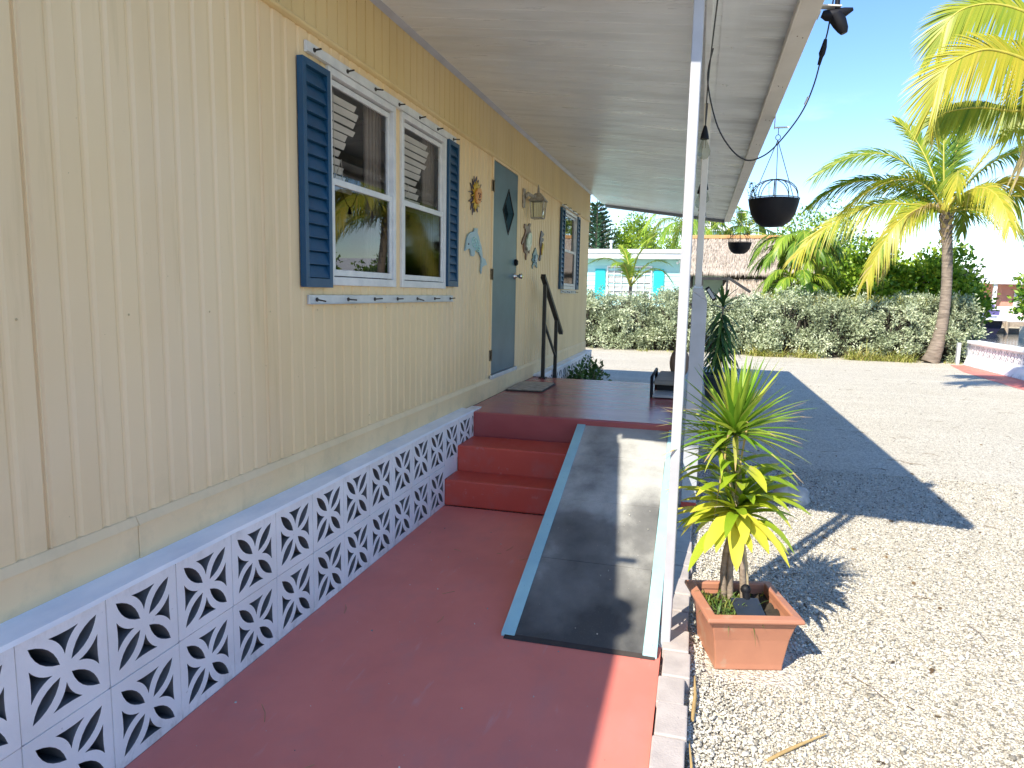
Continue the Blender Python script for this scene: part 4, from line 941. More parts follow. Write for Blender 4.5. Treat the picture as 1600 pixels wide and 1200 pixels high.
# spiky dracaena
t = thing('dragon_tree', 'spiky green dragon tree with a fountain of narrow leaves above the corn plant', 'plant', (2.0, 3.25, .165))
mb = MB(); mb.tube([(2.06, 3.27, .15), (2.04, 3.28, .35), (2.0, 3.27, .58), (1.975, 3.255, .78), (1.958, 3.25, .985)], [.013, .013, .012, .012, .013], 8)
mb.tube([(2.0, 3.28, .60), (1.995, 3.275, .72), (1.972, 3.26, .86), (1.96, 3.25, .95)], [.009, .011, .012, .011], 8)
mb.tube([(1.985, 3.26, .62), (1.94, 3.25, .78), (1.90, 3.24, .90)], [.008, .008, .010], 8)
mk('trunk', mb, M['cane'], t)
mb = MB()
sp = lambda u: (.55 + .45 * min(1, u * 4)) if u < .3 else max(.03, 1 - (u - .3) / .72) ** .8
for i in range(96):
    ph = i * 2.399; f = (i + .5) / 96
    el = math.tan(R(-12 + 96 * (1 - f) ** .9)) if f > .03 else 6
    el = max(-.3, min(5, el))
    d = Vector((math.cos(ph), math.sin(ph), el))
    mb.blade((1.956 + .008 * math.cos(ph), 3.25 + .008 * math.sin(ph), .97 + .035 * (1 - f)), d, random.uniform(.31, .415), random.uniform(.024, .033), random.uniform(.0, .16) + .14 * f, 6,
             random.uniform(.15, .85), sp, fold=.5, tip_tint=1.0 if f > .55 and random.random() < .6 else None)
for i in range(38):
    ph = i * 2.399 + 1; f = (i + .5) / 38
    el = max(-.5, min(4, math.tan(R(-25 + 100 * (1 - f)))))
    mb.blade((1.893, 3.24, .89 + .03 * (1 - f)), (math.cos(ph), math.sin(ph), el), random.uniform(.18, .27), random.uniform(.015, .021), random.uniform(.1, .35), 6, random.uniform(.2, .8), sp, fold=.5, tip_tint=1.0 if random.random() < .35 else None)
for tip in ((1.60, 3.2, 1.10), (1.60, 3.22, 1.03), (1.70, 3.15, 1.12), (1.66, 3.3, .95), (2.255, 3.2, 1.16), (2.26, 3.3, 1.10)):
    c = Vector((1.95, 3.25, .97)) if tip[0] > 2 else Vector((1.91, 3.24, .92)); d = Vector(tip) - c
    mb.blade(c, d + Vector((0, 0, .1 * d.length)), d.length * 1.03, .02, .1, 6, .6, sp, fold=.5, tip_tint=1.0)
for x_, z_ in ((1.90, .66), (1.985, .78)):
    mb.blade((x_ + .02, 3.22, z_ + .26), (-.12, -.1, -1), .34, .014, .05, 5, .98, sp)
mk('foliage', mb, M['spike'], t, tint=True)

# dry leaves and twigs blown over the gravel
mb = MB()
for i in range(230):
    y_ = random.uniform(2.2, 19); x_ = random.uniform(1.95, 1.9 + .43 * y_)
    ph = random.uniform(0, 6.28)
    if random.random() < .5: mb.blade((x_, y_, ZG + .008), (math.cos(ph), math.sin(ph), .12), random.uniform(.025, .06), random.uniform(.012, .025), .2, 3, random.random(), broad, wv=(-math.sin(ph), math.cos(ph), .3))
    else:
        p = Vector((x_, y_, ZG + .008)); q = p + Vector((math.cos(ph), math.sin(ph), 0)) * random.uniform(.05, .22); mb.tube([p, p.lerp(q, .5) + Vector((.008, .006, .006)), q], .0018, 4)
M['litter'] = leafmat('dry_leaf_litter', [(.07, .05, .03), (.16, .10, .05), (.30, .20, .09)], .1, .8)
tag(mk('leaf_litter', mb, M['litter'], tint=True, at=(4, 8, ZG)), 'dry leaves and twigs scattered on the gravel', 'litter', kind='stuff')
mb = MB()
for i in range(14): 
    y_ = random.uniform(.9, 4.5); x_ = random.uniform(.05, .9); ph = random.uniform(0, 6.28); p = Vector((x_, y_, .002)); q = p + Vector((math.cos(ph), math.sin(ph), 0)) * random.uniform(.03, .14)
    mb.tube([p, p.lerp(q, .5) + Vector((.006, .004, .001)), q], .0011, 4)
tag(mk('straw_litter', mb, M['stick'], at=(.5, 2, 0)), 'fine straws lying on the red floor', 'litter', kind='stuff')
t = None
# sticks on the gravel
for a, b2, r_, lab in (((2.084, 2.425, -0.040), (2.312, 2.636, -0.030), .006, 'dry straw coloured stick lying alone on the open gravel'), ((1.825, 2.55, -.012), (1.832, 2.86, -.008), .007, 'dry brown stick lying along the pavers near the planter'),
                       ((1.822, 2.12, -.015), (1.815, 2.42, -.012), .005, 'thin yellow straw lying against the nearest pavers')):
    mb = MB(); a = Vector(a); b2 = Vector(b2); mid = a.lerp(b2, .5) + Vector((.006, .004, .006))
    mb.tube([a, a.lerp(mid, .5) + Vector((0, .003, 0)), mid, b2], [r_, r_ * 1.2, r_, r_ * .5], 6)
    tag(mk('dry_stick', mb, M['stick'], at=tuple(mid)), lab, 'stick')
t = MB(); t.ball((2.57, 5.85, -.01), .125, 14, 9, (1.2, .9, .85), .10)
tag(mk('rock', t, M['rock'], at=(2.56, 5.85, -.05)), 'grey rock on the shaded gravel behind the planter', 'rock')

# ------------------------------------------------------------------ low seat on the landing
t = thing('folding_seat', 'low grey seat with black frame and brown back beside the white pillar', 'seat', (1.5, 7.1, .6))
mb = MB(); mb.hexa([(1.37, 6.92, .715), (1.66, 6.92, .715), (1.66, 7.5, .76), (1.40, 7.5, .76)], [(1.375, 6.93, .765), (1.66, 6.93, .765), (1.66, 7.5, .80), (1.41, 7.5, .80)]); mk('seat', mb, M['greyseat'], t, bevel=.015)
mb = MB(); mb.hexa([(1.375, 6.78, .61), (1.66, 6.78, .61), (1.66, 7.05, .61), (1.39, 7.05, .61)], [(1.375, 6.78, .635), (1.66, 6.78, .635), (1.66, 7.05, .65), (1.39, 7.05, .65)]); mk('foot_tray', mb, M['greytray'], t, bevel=.006)
mb = MB(); mb.tube([(1.365, 6.84, .60), (1.36, 6.86, .80), (1.37, 7.45, .82), (1.37, 7.5, .6)], .016, 8); mb.box(1.40, 1.66, 7.05, 7.45, .605, .70); mk('frame', mb, M['black'], t)
mb = MB(); mb.ball((1.60, 7.62, .88), .17, 14, 10, (.62, .22, 1.0)); mk('backrest', mb, M['brownback'], t)

# ------------------------------------------------------------------ hanging planters
def hanging(label, c, r, zr, zb, hook, armx):
    t = thing('hanging_planter', label, 'hanging planter', (c[0], c[1], zb))
    mb = MB(); d = zr - zb
    mb.lathe([(.001, zb), (r * .42, zb + .004), (r * .68, zb + d * .18), (r * .88, zb + d * .48), (r * .97, zb + d * .8), (r, zr - .008), (r * 1.01, zr), (r * .95, zr), (r * .9, zr - .03), (.001, zr - .035)], (c[0], c[1], 0), 28)
    mk('bowl', mb, M['black'], t)
    mb = MB()
    for k in range(5):
        a = PI * k / 5 + .2
        mb.tube([(c[0] + r * .98 * math.cos(a) * math.cos(q), c[1] + r * .98 * math.sin(a) * math.cos(q), zr + r * .82 * math.sin(q) ** .8) for q in np.linspace(.01, PI - .01, 15)], .0035, 5)
    for zz, rr in ((zr + .006, r * 1.0), ):
        mb.tube([(c[0] + rr * math.cos(a), c[1] + rr * math.sin(a), zz) for a in np.linspace(0, 2 * PI, 25)], .004, 5)
    mk('wire_dome', mb, M['wire'], t)
    mb = MB()
    for k in range(3):
        a = 2 * PI * k / 3 + .5
        mb.tube([(c[0] + r * .98 * math.cos(a), c[1] + r * .98 * math.sin(a), zr), (c[0], c[1], hook - .06)], .003, 5)
    mb.tube([(c[0] + .018 * math.sin(a), c[1], hook - .04 + .02 * math.cos(a)) for a in np.linspace(0, 2 * PI, 12)], .003, 5)
    mb.tube([(c[0], c[1], hook - .02), (c[0], c[1], hook + .03)], .003, 5)
    mk('hanger', mb, M['wire'], t)
    mb = MB()
    mb.box(2.2525, armx, c[1] - .008, c[1] + .008, hook + .028, hook + .038); mb.box(2.2525, 2.2565, c[1] - .02, c[1] + .02, hook + .025, 3.03)
    mk('bracket_arm', mb, M['plate'], t)
    mb = MB()
    for i in range(26):
        a = random.uniform(0, 2 * PI); rr = r * math.sqrt(random.random()) * .9
        p = Vector((c[0] + rr * math.cos(a), c[1] + rr * math.sin(a), zr - .03))
        mb.blade(p, (random.gauss(0, .5), random.gauss(0, .5), 1), random.uniform(.05, .13), .005, .3, 4, random.random() * .6)
    for i in range(9):
        a = random.gauss(2.6, .55); rr = r * random.uniform(.6, .95)
        p = Vector((c[0] + rr * math.cos(a), c[1] + rr * math.sin(a), zr - .034)); q = p + Vector((.05 * math.cos(a), .05 * math.sin(a), random.uniform(.1, .24)))
        mb.tube([p, p.lerp(q, .5), q], .0016, 4)
        for k in range(4): mb.blade(p.lerp(q, .45 + .18 * k), (random.gauss(0, 1), random.gauss(0, 1), random.gauss(.3, .5)), random.uniform(.02, .04), .016, .3, 3, random.random() * .5)
    mk('wispy_plant', mb, M['darkleaf'], t, tint=True)
hanging('nearer large black bowl hanging from the gutter with a wire dome', (2.285, 5.85), .188, 2.352, 2.145, 2.86, 2.36)
hanging('farther small looking black bowl hanging low before the thatched roof', (2.33, 11.45), .178, 2.432, 2.262, 2.86, 2.40)

# ------------------------------------------------------------------ lamp, cable and bulbs
t = thing('outdoor_lamp', 'black plastic lamp head bracketed to the gutter against the sky', 'lamp', (2.33, 3.85, 2.95))
mb = MB(); mb.tube([(2.269, 3.850, 2.977), (2.292, 3.850, 2.969), (2.330, 3.850, 2.966), (2.372, 3.850, 2.978), (2.408, 3.850, 2.989)], [.016, .026, .030, .022, .008], 12)
mb.tube([(2.330, 3.850, 2.966), (2.353, 3.850, 2.929), (2.370, 3.850, 2.898), (2.377, 3.850, 2.880)], [.036, .034, .026, .016], 12); mk('head', mb, M['black'], t)
mb = MB(); mb.tube([(2.338, 3.850, 2.977), (2.336, 3.850, 3.036), (2.333, 3.850, 3.124)], .012, 8); mk('stem', mb, M['black'], t)
mb = MB(); p0 = Vector((2.183, 3.850, 3.031)); p1 = Vector((2.351, 3.850, 2.997)); mb.bar((2.253, 3.84, p1.z + .012), (p1.x, 3.85, p1.z + .004), .05, .006); mb.box(2.2525, 2.258, 3.80, 3.90, 2.97, 3.03); mk('bracket', mb, M['plate'], t)
t = thing('power_cable', 'black cable looping from the porch beam out to the lamp with a white tape mark', 'cable', (2.0, 4.0, 2.4))
raw = [(1.765, 4.0, 2.90), (1.745, 4.0, 2.745), (1.80, 4.0, 2.525), (1.878, 4.0, 2.39), (1.964, 4.0, 2.322), (2.044, 4.0, 2.336), (2.119, 4.0, 2.399), (2.22, 3.98, 2.54), (2.271, 3.95, 2.68), (2.299, 3.92, 2.851), (2.311, 3.9, 2.93), (2.325, 3.88, 3.10)]
def smooth(pts, n=6):
    out = []; P = [Vector(p) for p in pts]
    for i in range(len(P) - 1):
        p0, p1, p2, p3 = P[max(i - 1, 0)], P[i], P[i + 1], P[min(i + 2, len(P) - 1)]
        for j in range(n):
            u = j / n; out.append(.5 * ((2 * p1) + (p2 - p0) * u + (2 * p0 - 5 * p1 + 4 * p2 - p3) * u * u + (-p0 + 3 * p1 - 3 * p2 + p3) * u ** 3))
    return out + [P[-1]]
mb = MB(); mb.tube(smooth(raw), .0042, 6); mk('cord', mb, M['cable'], t)
mb = MB(); mb.tube([(2.284, 3.935, 2.765), (2.291, 3.928, 2.80), (2.293, 3.926, 2.815), (2.300, 3.92, 2.845), (2.304, 3.915, 2.88)], [.008, .010, .016, .014, .008], 10); mk('connector', mb, M['black'], t)
mb = MB(); mb.tube([(2.236, 3.972, 2.585), (2.250, 3.965, 2.622)], .006, 8); mk('tape', mb, M['whitetape'], t)
t = thing('string_lights', 'string of clear bulbs in black sockets hanging along the porch beam', 'string lights', (1.74, 7, 2.6))
sockets = [(1.745, 4.3, 2.50), (1.729, 5.8, 2.40), (1.768, 6.5, 2.53), (1.736, 7.0, 2.405), (1.765, 7.6, 2.43), (1.745, 8.6, 2.52), (1.76, 9.8, 2.55), (1.75, 11.2, 2.6)]
mb = MB(); prev = (1.79, 2.7, 2.93); path = [prev]
for i, s_ in enumerate(sockets):
    path += [(s_[0] + .005, s_[1] - .25, s_[2] + .30), (s_[0], s_[1], s_[2] + .075), (s_[0] + .005, s_[1] + .2, s_[2] + .25)]
path.append((1.78, 13.3, 2.94))
mb.tube(smooth(path, 5), .004, 5); mk('cord', mb, M['cable'], t)
for i, s_ in enumerate(sockets):
    x_, y_, z_ = s_
    mb = MB(); mb.tube([(x_, y_, z_ + .075), (x_, y_, z_ + .06), (x_, y_, z_ + .02), (x_, y_, z_)], [.007, .012, .022, .026], 10); so = mk('socket', mb, M['black'], t)
    mb = MB(); mb.lathe([(.014, 0), (.017, -.014), (.028, -.04), (.036, -.068), (.034, -.09), (.021, -.108), (.001, -.115)], (x_, y_, z_), 14); mk('bulb', mb, M['bulbglass'], so)
    mb = MB(); mb.tube([(x_ - .004, y_, z_), (x_ - .008, y_, z_ - .05), (x_ + .008, y_, z_ - .05), (x_ + .004, y_, z_)], .0015, 4); mk('filament', mb, M['brass'], so)
# ------------------------------------------------------------------ plants near the house
t = thing('potted_shrub', 'dark green tall drooping leafy plant in a dark pot behind the white pillar', 'plant', (2.15, 11.5, ZG))
mb = MB(); mb.lathe([(.001, ZG), (.20, ZG), (.25, ZG + .36), (.285, ZG + .37), (.285, ZG + .42), (.25, ZG + .42), (.24, ZG + .36), (.001, ZG + .36)], (2.15, 11.5, 0), 24); mk('pot', mb, M['bluepot'], t)
mb = MB(); mb.tube([(2.15, 11.5, .3), (2.13, 11.5, .9), (2.15, 11.5, 1.55)], [.025, .02, .012], 8); mb.tube([(2.13, 11.5, .6), (2.25, 11.45, 1.0), (2.3, 11.4, 1.2)], [.012, .01, .006], 6); mk('stem', mb, M['bark'], t)
mb = MB()
for i in range(105):
    f = i / 105; z = .55 + 1.02 * f; ph = i * 2.399
    el = -.5 + 1.9 * max(0, f - .72) / .28 + random.uniform(-.2, .3)
    ln = .42 - .10 * f + random.uniform(-.05, .05)
    mb.blade((2.14 + .02 * math.cos(ph), 11.5 + .02 * math.sin(ph), z), (math.cos(ph), math.sin(ph), el), ln, .055, .5 if f < .8 else .15, 5, random.random() * .9, broad, fold=.25)
mk('foliage', mb, M['darkleaf'], t, tint=True)
t = thing('leafy_bush', 'small dark green bush at the far end of the block skirting', 'bush', (.36, 9.6, ZG))
V, F, T = joinVF([clumps((.30, 9.6, .34), (.30, .45, .40), 90, 14, .07, .035, .05, .3)])
npmesh('foliage', V, F, M['darkleaf'], t, tint=T)
mb = MB()
for i in range(7):
    a = i * .9; mb.tube([(.3, 9.6, ZG), (.3 + .12 * math.cos(a), 9.6 + .15 * math.sin(a), .3), (.3 + .22 * math.cos(a), 9.6 + .3 * math.sin(a), .55)], [.012, .008, .004], 5)
mk('stem', mb, M['bark'], t)

# ------------------------------------------------------------------ silver hedge, weeds, wire fence
t = thing('silver_hedge', 'long clipped hedge of silvery green leaves across the far side of the gravel', 'hedge', (2, 21.6, ZG))
nl, cl = 470, 14; nc = nl * cl
lx_ = rng.random(nl) * 16.0 - 7.0; lt = 1.43 + .10 * np.sin(lx_ * 1.7) + .06 * np.sin(lx_ * 4.3 + 1)
ls = rng.random(nl) < .70
lz = np.where(ls, ZG + .12 + (lt - .15) * rng.random(nl), lt - .03)
ly = np.where(ls, 21.28 + .20 * rng.normal(size=nl) + .12 * (lz > 1.3), 21.3 + 1.0 * rng.random(nl))
lr = .14 + .19 * rng.random(nl) ** 1.4
dd = unit(rng.normal(size=(nc, 3)) + np.array([0, -.7, .5]))
C = np.stack([np.repeat(lx_, cl), np.repeat(ly, cl), np.repeat(lz, cl)], 1) + dd * np.repeat(lr, cl)[:, None]
shoots = (rng.random(nc) < .05) & (C[:, 2] > 1.25); C[:, 2] += shoots * .32 * rng.random(nc); C[:, 2] = np.maximum(C[:, 2], ZG + .05); per_ = 15
P = np.repeat(C, per_, 0) + rng.normal(size=(nc * per_, 3)) * .055
A = rng.normal(size=(nc * per_, 3)) * .6 + np.repeat(dd, per_, 0) * .8
tt = np.repeat(np.repeat(.58 + .2 * rng.normal(size=nl), cl) + .12 * rng.normal(size=nc), per_) + .14 * rng.normal(size=nc * per_)
V, F, T = leaves(P, A, .085 * (.7 + .6 * rng.random(len(P))), .036, tt)
npmesh('foliage', V, F, M['silver'], t, tint=T)
mb = MB()
for i in range(70):
    x_ = -7 + 16 * (i + random.random()) / 70
    for k in range(3): mb.tube([(x_, 21.5, ZG), (x_ + random.uniform(-.25, .25), 21.3 + random.uniform(-.2, .3), .7), (x_ + random.uniform(-.4, .4), 21.2 + random.uniform(-.2, .4), 1.4)], [.03, .02, .008], 5)
mb.box(-7, 8.9, 21.55, 21.75, ZG, 1.25)
mk('branches', mb, pm('dark_hedge_wood', (.07, .055, .04), (.03, .028, .02), 9, .9), t)
mb = MB()
for i in range(4200):
    u = random.random()
    if u < .55: x_ = random.gauss(5.2, 1.5)
    else: x_ = random.uniform(-6, 8.8)
    if math.sin(x_ * 2.1) + math.sin(x_ * 5.3 + 1) * .8 + random.gauss(0, .5) < (.1 if x_ > 3 else .9): continue
    y_ = random.uniform(20.6, 21.05); ph = random.uniform(0, 6.28)
    mb.blade((x_, y_, ZG), (math.cos(ph) * .8, math.sin(ph) * .6 - .25, 1), random.uniform(.2, 1.0 if 3.0 < x_ < 8 else .3) * (.5 + .5 * abs(math.sin(x_ * 3.3))), .018, random.uniform(.2, .9), 4, random.random())
tag(mk('weeds', mb, M['weed'], tint=True, at=(4, 20.8, ZG)), 'dry yellowish weeds along the foot of the silver hedge', 'weeds', kind='stuff')
mb = MB()
for i in range(900):
    x_ = random.uniform(3.5, 8.7); y_ = random.uniform(21.2, 22.2); ph = random.uniform(0, 6.28)
    mb.blade((x_, y_, random.uniform(1.35, 1.65)), (math.cos(ph) * .7, math.sin(ph) * .7, 1), random.uniform(.2, .45), .016, random.uniform(.2, .9), 4, .2 + .8 * random.random())
tag(mk('vine_grass', mb, M['weed'], tint=True, at=(6, 21.7, 1.4)), 'yellow green vine and grass growing over the hedge top', 'vine', kind='stuff')

# ------------------------------------------------------------------ palms
def P1(dx, dy, dz): return (8.06 + dx, 21.5 + dy, 4.0 + dz)
def palm_trunk(pts, rs, name='trunk', n=40):
    mb = MB(); P = [bez(pts, i / n) for i in range(n + 1)]
    RR = []
    for i in range(n + 1):
        u = i / n; k = u * (len(rs) - 1); j = min(int(k), len(rs) - 2); r_ = rs[j] + (rs[j + 1] - rs[j]) * (k - j)
        RR.append(r_ * (1 + .05 * (i % 2) + random.uniform(-.02, .02)))
    mb.tube(P, RR, 14); return mb
t = thing('coconut_palm', 'leaning coconut palm with yellowing fronds at the right end of the hedge', 'palm tree', (7.95, 21.35, ZG))
# the trunk stands just before the hedge end and leans a little
mb = palm_trunk([(7.86, 20.8, ZG), (8.25, 20.9, .9), (8.22, 21.2, 2.6), (8.08, 21.5, 3.95)], [.22, .155, .13, .125, .125, .15])
tr = mk('trunk', mb, M['palmbark'], t)
mb = MB()
for i in range(34):
    ph = i * 2.399; z = 3.0 + .95 * i / 34
    mb.blade((8.12 + .14 * math.cos(ph), 21.4 + .14 * math.sin(ph), z), (math.cos(ph) * .5, math.sin(ph) * .5, .9), random.uniform(.2, .4), .10, .35, 4, .9 + .1 * random.random(), fold=.2)
mk('leaf_boot', mb, M['palmleaf'], tr, tint=True)
mr, ml = MB(), MB()
FR = [ # three bezier handles relative to the crown, hue, hue shift to the tip, leaflet length, droop
 ((-.9, 0, 1.7), (-2.0, -.2, 2.0), (-3.3, -.3, 1.0), .12, .2, .75, .5), ((-1.2, .1, 1.0), (-2.3, .2, 1.35), (-3.4, .3, .15), .12, .12, .7, .6),
 ((-.6, -.3, 1.2), (-1.7, -.6, 1.0), (-2.6, -.8, .0), .3, .25, .65, .7), ((-1.2, -.3, .45), (-2.6, -.5, .3), (-3.8, -.6, -1.3), .25, .45, .7, .7),
 ((-.7, -.5, .35), (-1.5, -.9, -.1), (-2.0, -1.0, -1.9), .4, .3, .6, .85), ((-.5, -.4, .3), (-1.2, -.7, .1), (-1.5, -.8, -1.6), .95, .0, .55, .95),
 ((-.2, -.2, 1.4), (-.25, .1, 2.3), (-.1, .2, 3.0), .12, .1, .6, .2), ((.15, .1, 1.4), (.2, .3, 2.1), (.5, .5, 2.8), .15, .1, .6, .2), ((-.35, .1, 1.2), (-.7, .5, 2.2), (-1.2, .8, 2.6), .2, .2, .6, .3),
 ((.5, -.4, 1.3), (1.2, -.8, 2.3), (2.2, -1.0, 2.9), .62, .1, .55, .35), ((.8, .3, 1.4), (1.7, .5, 2.0), (3.0, .7, 1.5), .2, .2, .8, .6),
 ((.9, -.3, .7), (1.7, -.5, 1.1), (2.0, -.6, .1), .62, .1, .65, .6), ((1.2, .2, .6), (2.5, .3, .7), (3.6, .3, -.5), .25, .3, .8, .7),
 ((.8, .0, .2), (1.9, .1, .2), (2.5, .2, -1.8), .3, .25, .7, .7), ((.5, .5, .6), (1.0, 1.6, .8), (1.3, 2.6, -.3), .25, .2, .7, .6), ((-.6, .7, .8), (-1.2, 1.9, .8), (-1.8, 2.9, -.4), .2, .2, .7, .6),
 ((.3, -.8, .8), (.6, -1.8, .6), (.7, -2.4, -.6), .5, .2, .6, .8), ((-.1, -.9, 1.0), (-.3, -1.9, 1.1), (-.6, -2.7, .2), .3, .3, .65, .7)]
for a, b2, c, tn, ts, lm_, dr in FR:
    frond(mr, ml, [P1(0, 0, -.05), P1(*a), P1(*b2), P1(*c)], 74, lm_ * 1.2, .036, dr * .75, .035, .10, tn, 4, tipt=ts, twist=random.choice((-1, 1)) * R(random.uniform(25, 60)))
mk('frond_rib', mr, M['rachis'], t); mk('crown', ml, M['palmleaf'], t, tint=True)
# the nearer palm whose crown stands beyond the right edge of the frame
t = thing('coconut_palm', 'nearer coconut palm reaching yellow arching fronds in from the upper right', 'palm tree', (7.35, 12.2, ZG))
mb = palm_trunk([(7.5, 12.4, ZG), (7.75, 12.3, 1.2), (7.45, 12.1, 3.2), (7.15, 12.0, 4.75)], [.28, .2, .16, .15, .16]); mk('trunk', mb, M['palmbark'], t)
mr, ml = MB(), MB()
K = (7.12, 12.0, 4.9)
NF = [(K, (6.9, 11.2, 6.0), (6.6, 10.3, 6.0), (6.6, 9.7, 4.9), .5, .1, .65, .8),
      (K, (7.6, 12.3, 6.2), (8.6, 12.6, 6.2), (9.5, 12.8, 5.0), .4, .1, .65, .7), (K, (7.8, 11.6, 5.6), (8.9, 11.2, 5.3), (9.6, 10.9, 4.0), .4, .1, .65, .7),
      (K, (7.0, 13.0, 6.0), (7.0, 14.2, 5.9), (7.2, 15.1, 4.7), .35, .1, .65, .7), (K, (7.6, 12.9, 5.6), (8.4, 14.0, 5.4), (9.0, 14.8, 4.1), .35, .1, .65, .7),
      (K, (6.8, 12.0, 5.3), (6.45, 12.0, 5.1), (6.3, 12.1, 3.6), .95, 0, .5, .95), (K, (7.1, 12.0, 6.2), (7.2, 12.1, 6.9), (7.5, 12.1, 7.6), .3, .1, .5, .3)]
NEAR = [([(4.938, 11.800, 5.286), (4.995, 11.800, 5.562), (5.198, 11.800, 5.755), (5.571, 11.850, 5.813), (5.997, 11.900, 5.695), (6.437, 11.950, 5.423), (6.9, 12.0, 5.35), K], .46, .72),
        ([(4.804, 11.300, 4.148), (4.810, 11.300, 4.535), (4.940, 11.300, 4.842), (5.330, 11.400, 5.052), (5.678, 11.500, 5.036), (6.037, 11.600, 4.910), (6.530, 11.800, 4.668), K], .64, .80),
        ([(5.198, 12.900, 4.412), (5.420, 12.900, 4.590), (5.850, 12.800, 4.623), (6.392, 12.600, 4.511), (6.8, 12.4, 4.75), K], .40, .55)]
for pts, tn, lm_ in NEAR:
    P = smooth(pts[::-1], 12); k = len(P)
    mr.tube(P, [.03 - .025 * i / k for i in range(k)], 6)
    n = 135
    for i in range(n):
        t_ = .16 + .83 * (i + random.random() * .6) / n; q = t_ * (k - 1); j = int(q)
        p = P[j].lerp(P[min(j + 1, k - 1)], q - j); T = (P[min(j + 2, k - 1)] - P[max(j - 1, 0)]).normalized()
        nrm = T.cross(Vector((0, 1, 0))).normalized()
        if nrm.x > 0 and nrm.z < 0: nrm = -nrm
        if nrm.z < -.2: nrm = -nrm
        u = (t_ - .16) / .83; ln = lm_ * (.55 + .45 * math.sin(PI * min(1, .2 + .7 * u)))
        hue = lambda: min(1, max(0, tn + random.gauss(0, .08)))
        pf = lambda q_: (1.0 if q_ < .5 else 1 - (q_ - .5) * 1.9)
        ml.blade(p, T * (.12 + .5 * u) + Vector((0, -.22, -1)) + Vector((random.gauss(0, .04), random.gauss(0, .05), 0)), ln, .030, .12, 5, hue(), pf, wv=T)
        ml.blade(p, T * (.9 + .3 * u) + nrm * (.75 - .35 * u) + Vector((random.gauss(0, .04), .3 + random.gauss(0, .06), random.gauss(0, .05))), ln * (.75 + .2 * u), .028, .22, 5, hue() * .95, pf, wv=T)
for fi, (a, b2, c, d, tn, ts, lm_, dr) in enumerate(NF):
    frond(mr, ml, [a, b2, c, d], 90, lm_ * 1.3, .030, dr * .6, .026, .10, tn, 4, tj=.08, tipt=ts, side=.9, fwd=.30, lift=-.05, twist=random.choice((-1, 1)) * R(35))
mk('frond_rib', mr, M['rachis'], t); mk('crown', ml, M['palmleaf'], t, tint=True)
def simple_palm(label, base, top, r_, nf, L_, lm_, mat, droop, group=None, up=.9, seed=1, tn=.35, n=34):
    random.seed(seed)
    t = thing('palm_tree', label, 'palm tree', base, group)
    b_ = Vector(base); tp = Vector(top)
    mk('trunk', palm_trunk([b_, b_.lerp(tp, .5) + Vector((.1, 0, 0)), tp], [r_ * 1.2, r_, r_ * .9], n=20), M['palmbark'], t)
    mr, ml = MB(), MB()
    for i in range(nf):
        ph = i * 2.399 + seed; e = up * (1.25 - 1.5 * (i / nf)) + random.uniform(-.1, .1)
        d = Vector((math.cos(ph), math.sin(ph), 0)); Lr = L_ * random.uniform(.85, 1.1)
        frond(mr, ml, [tp, tp + d * Lr * .3 + Vector((0, 0, Lr * (.35 * e + .15))), tp + d * Lr * .75 + Vector((0, 0, Lr * (.5 * e))), tp + d * Lr + Vector((0, 0, Lr * (.35 * e - .45 * droop)))],
              n, lm_, .042, .55, .02, .1, min(1, max(0, tn + random.gauss(0, .15))), 3)
    mk('frond_rib', mr, M['rachis'], t); mk('crown', ml, M[mat], t, tint=True)
    return t
# young palm before the aqua house: few steep fronds
random.seed(5)
t = thing('palm_tree', 'young palm with five arching fronds before the aqua house window', 'palm tree', (-.62, 25.2, ZG))
mk('trunk', palm_trunk([(-.62, 25.2, ZG), (-.64, 25.2, .9), (-.62, 25.2, 1.9)], [.10, .08, .06], n=16), M['palmbark'], t)
mr, ml = MB(), MB(); k0 = Vector((-.62, 25.2, 1.85))
for a, b2, c, tn in (((-.25, 0, .8), (-.7, 0, 1.35), (-1.5, 0, .85), .4), ((.05, 0, .8), (.2, 0, 1.3), (.62, .0, 1.6), .75), ((.3, -.1, .5), (.9, -.1, 1.1), (1.42, -.1, .25), .4), ((-.05, .1, .8), (-.2, .3, 1.3), (-.5, .5, 1.5), .6), ((.2, .2, .6), (.6, .3, 1.2), (1.25, .4, .9), .35), ((-.1, -.2, .6), (-.2, -.6, 1.0), (-.4, -1.1, .8), .5)):
    frond(mr, ml, [k0, k0 + Vector(a), k0 + Vector(b2), k0 + Vector(c)], 40, .55, .045, .3, .03, .2, tn, 3)
mk('frond_rib', mr, M['rachis'], t); mk('crown', ml, M['palmleaf2'], t, tint=True)
simple_palm('coconut palm rising behind the flat roof of the aqua house', (1.1, 33, ZG), (1.15, 33, 4.55), .2, 17, 2.6, .6, 'palmleaf2', .8, seed=3, tn=.45)
simple_palm('tall narrow palm behind the thatched roof ridge', (3.6, 31.5, ZG), (3.6, 31.5, 4.3), .16, 13, 1.9, .5, 'palmleaf2', .55, up=1.35, seed=8, tn=.45)
simple_palm('bushy green palm right of the thatched roof', (4.70, 24.0, ZG), (4.75, 24.0, 3.1), .11, 26, 1.42, .50, 'palmleaf2', .95, up=1.0, seed=11, tn=.35, n=38)
simple_palm('low green palm just over the hedge below the bushy one', (4.70, 23.2, ZG), (4.70, 23.2, 1.85), .10, 24, 1.25, .42, 'palmleaf2', .75, up=1.1, seed=14, tn=.45, n=38)

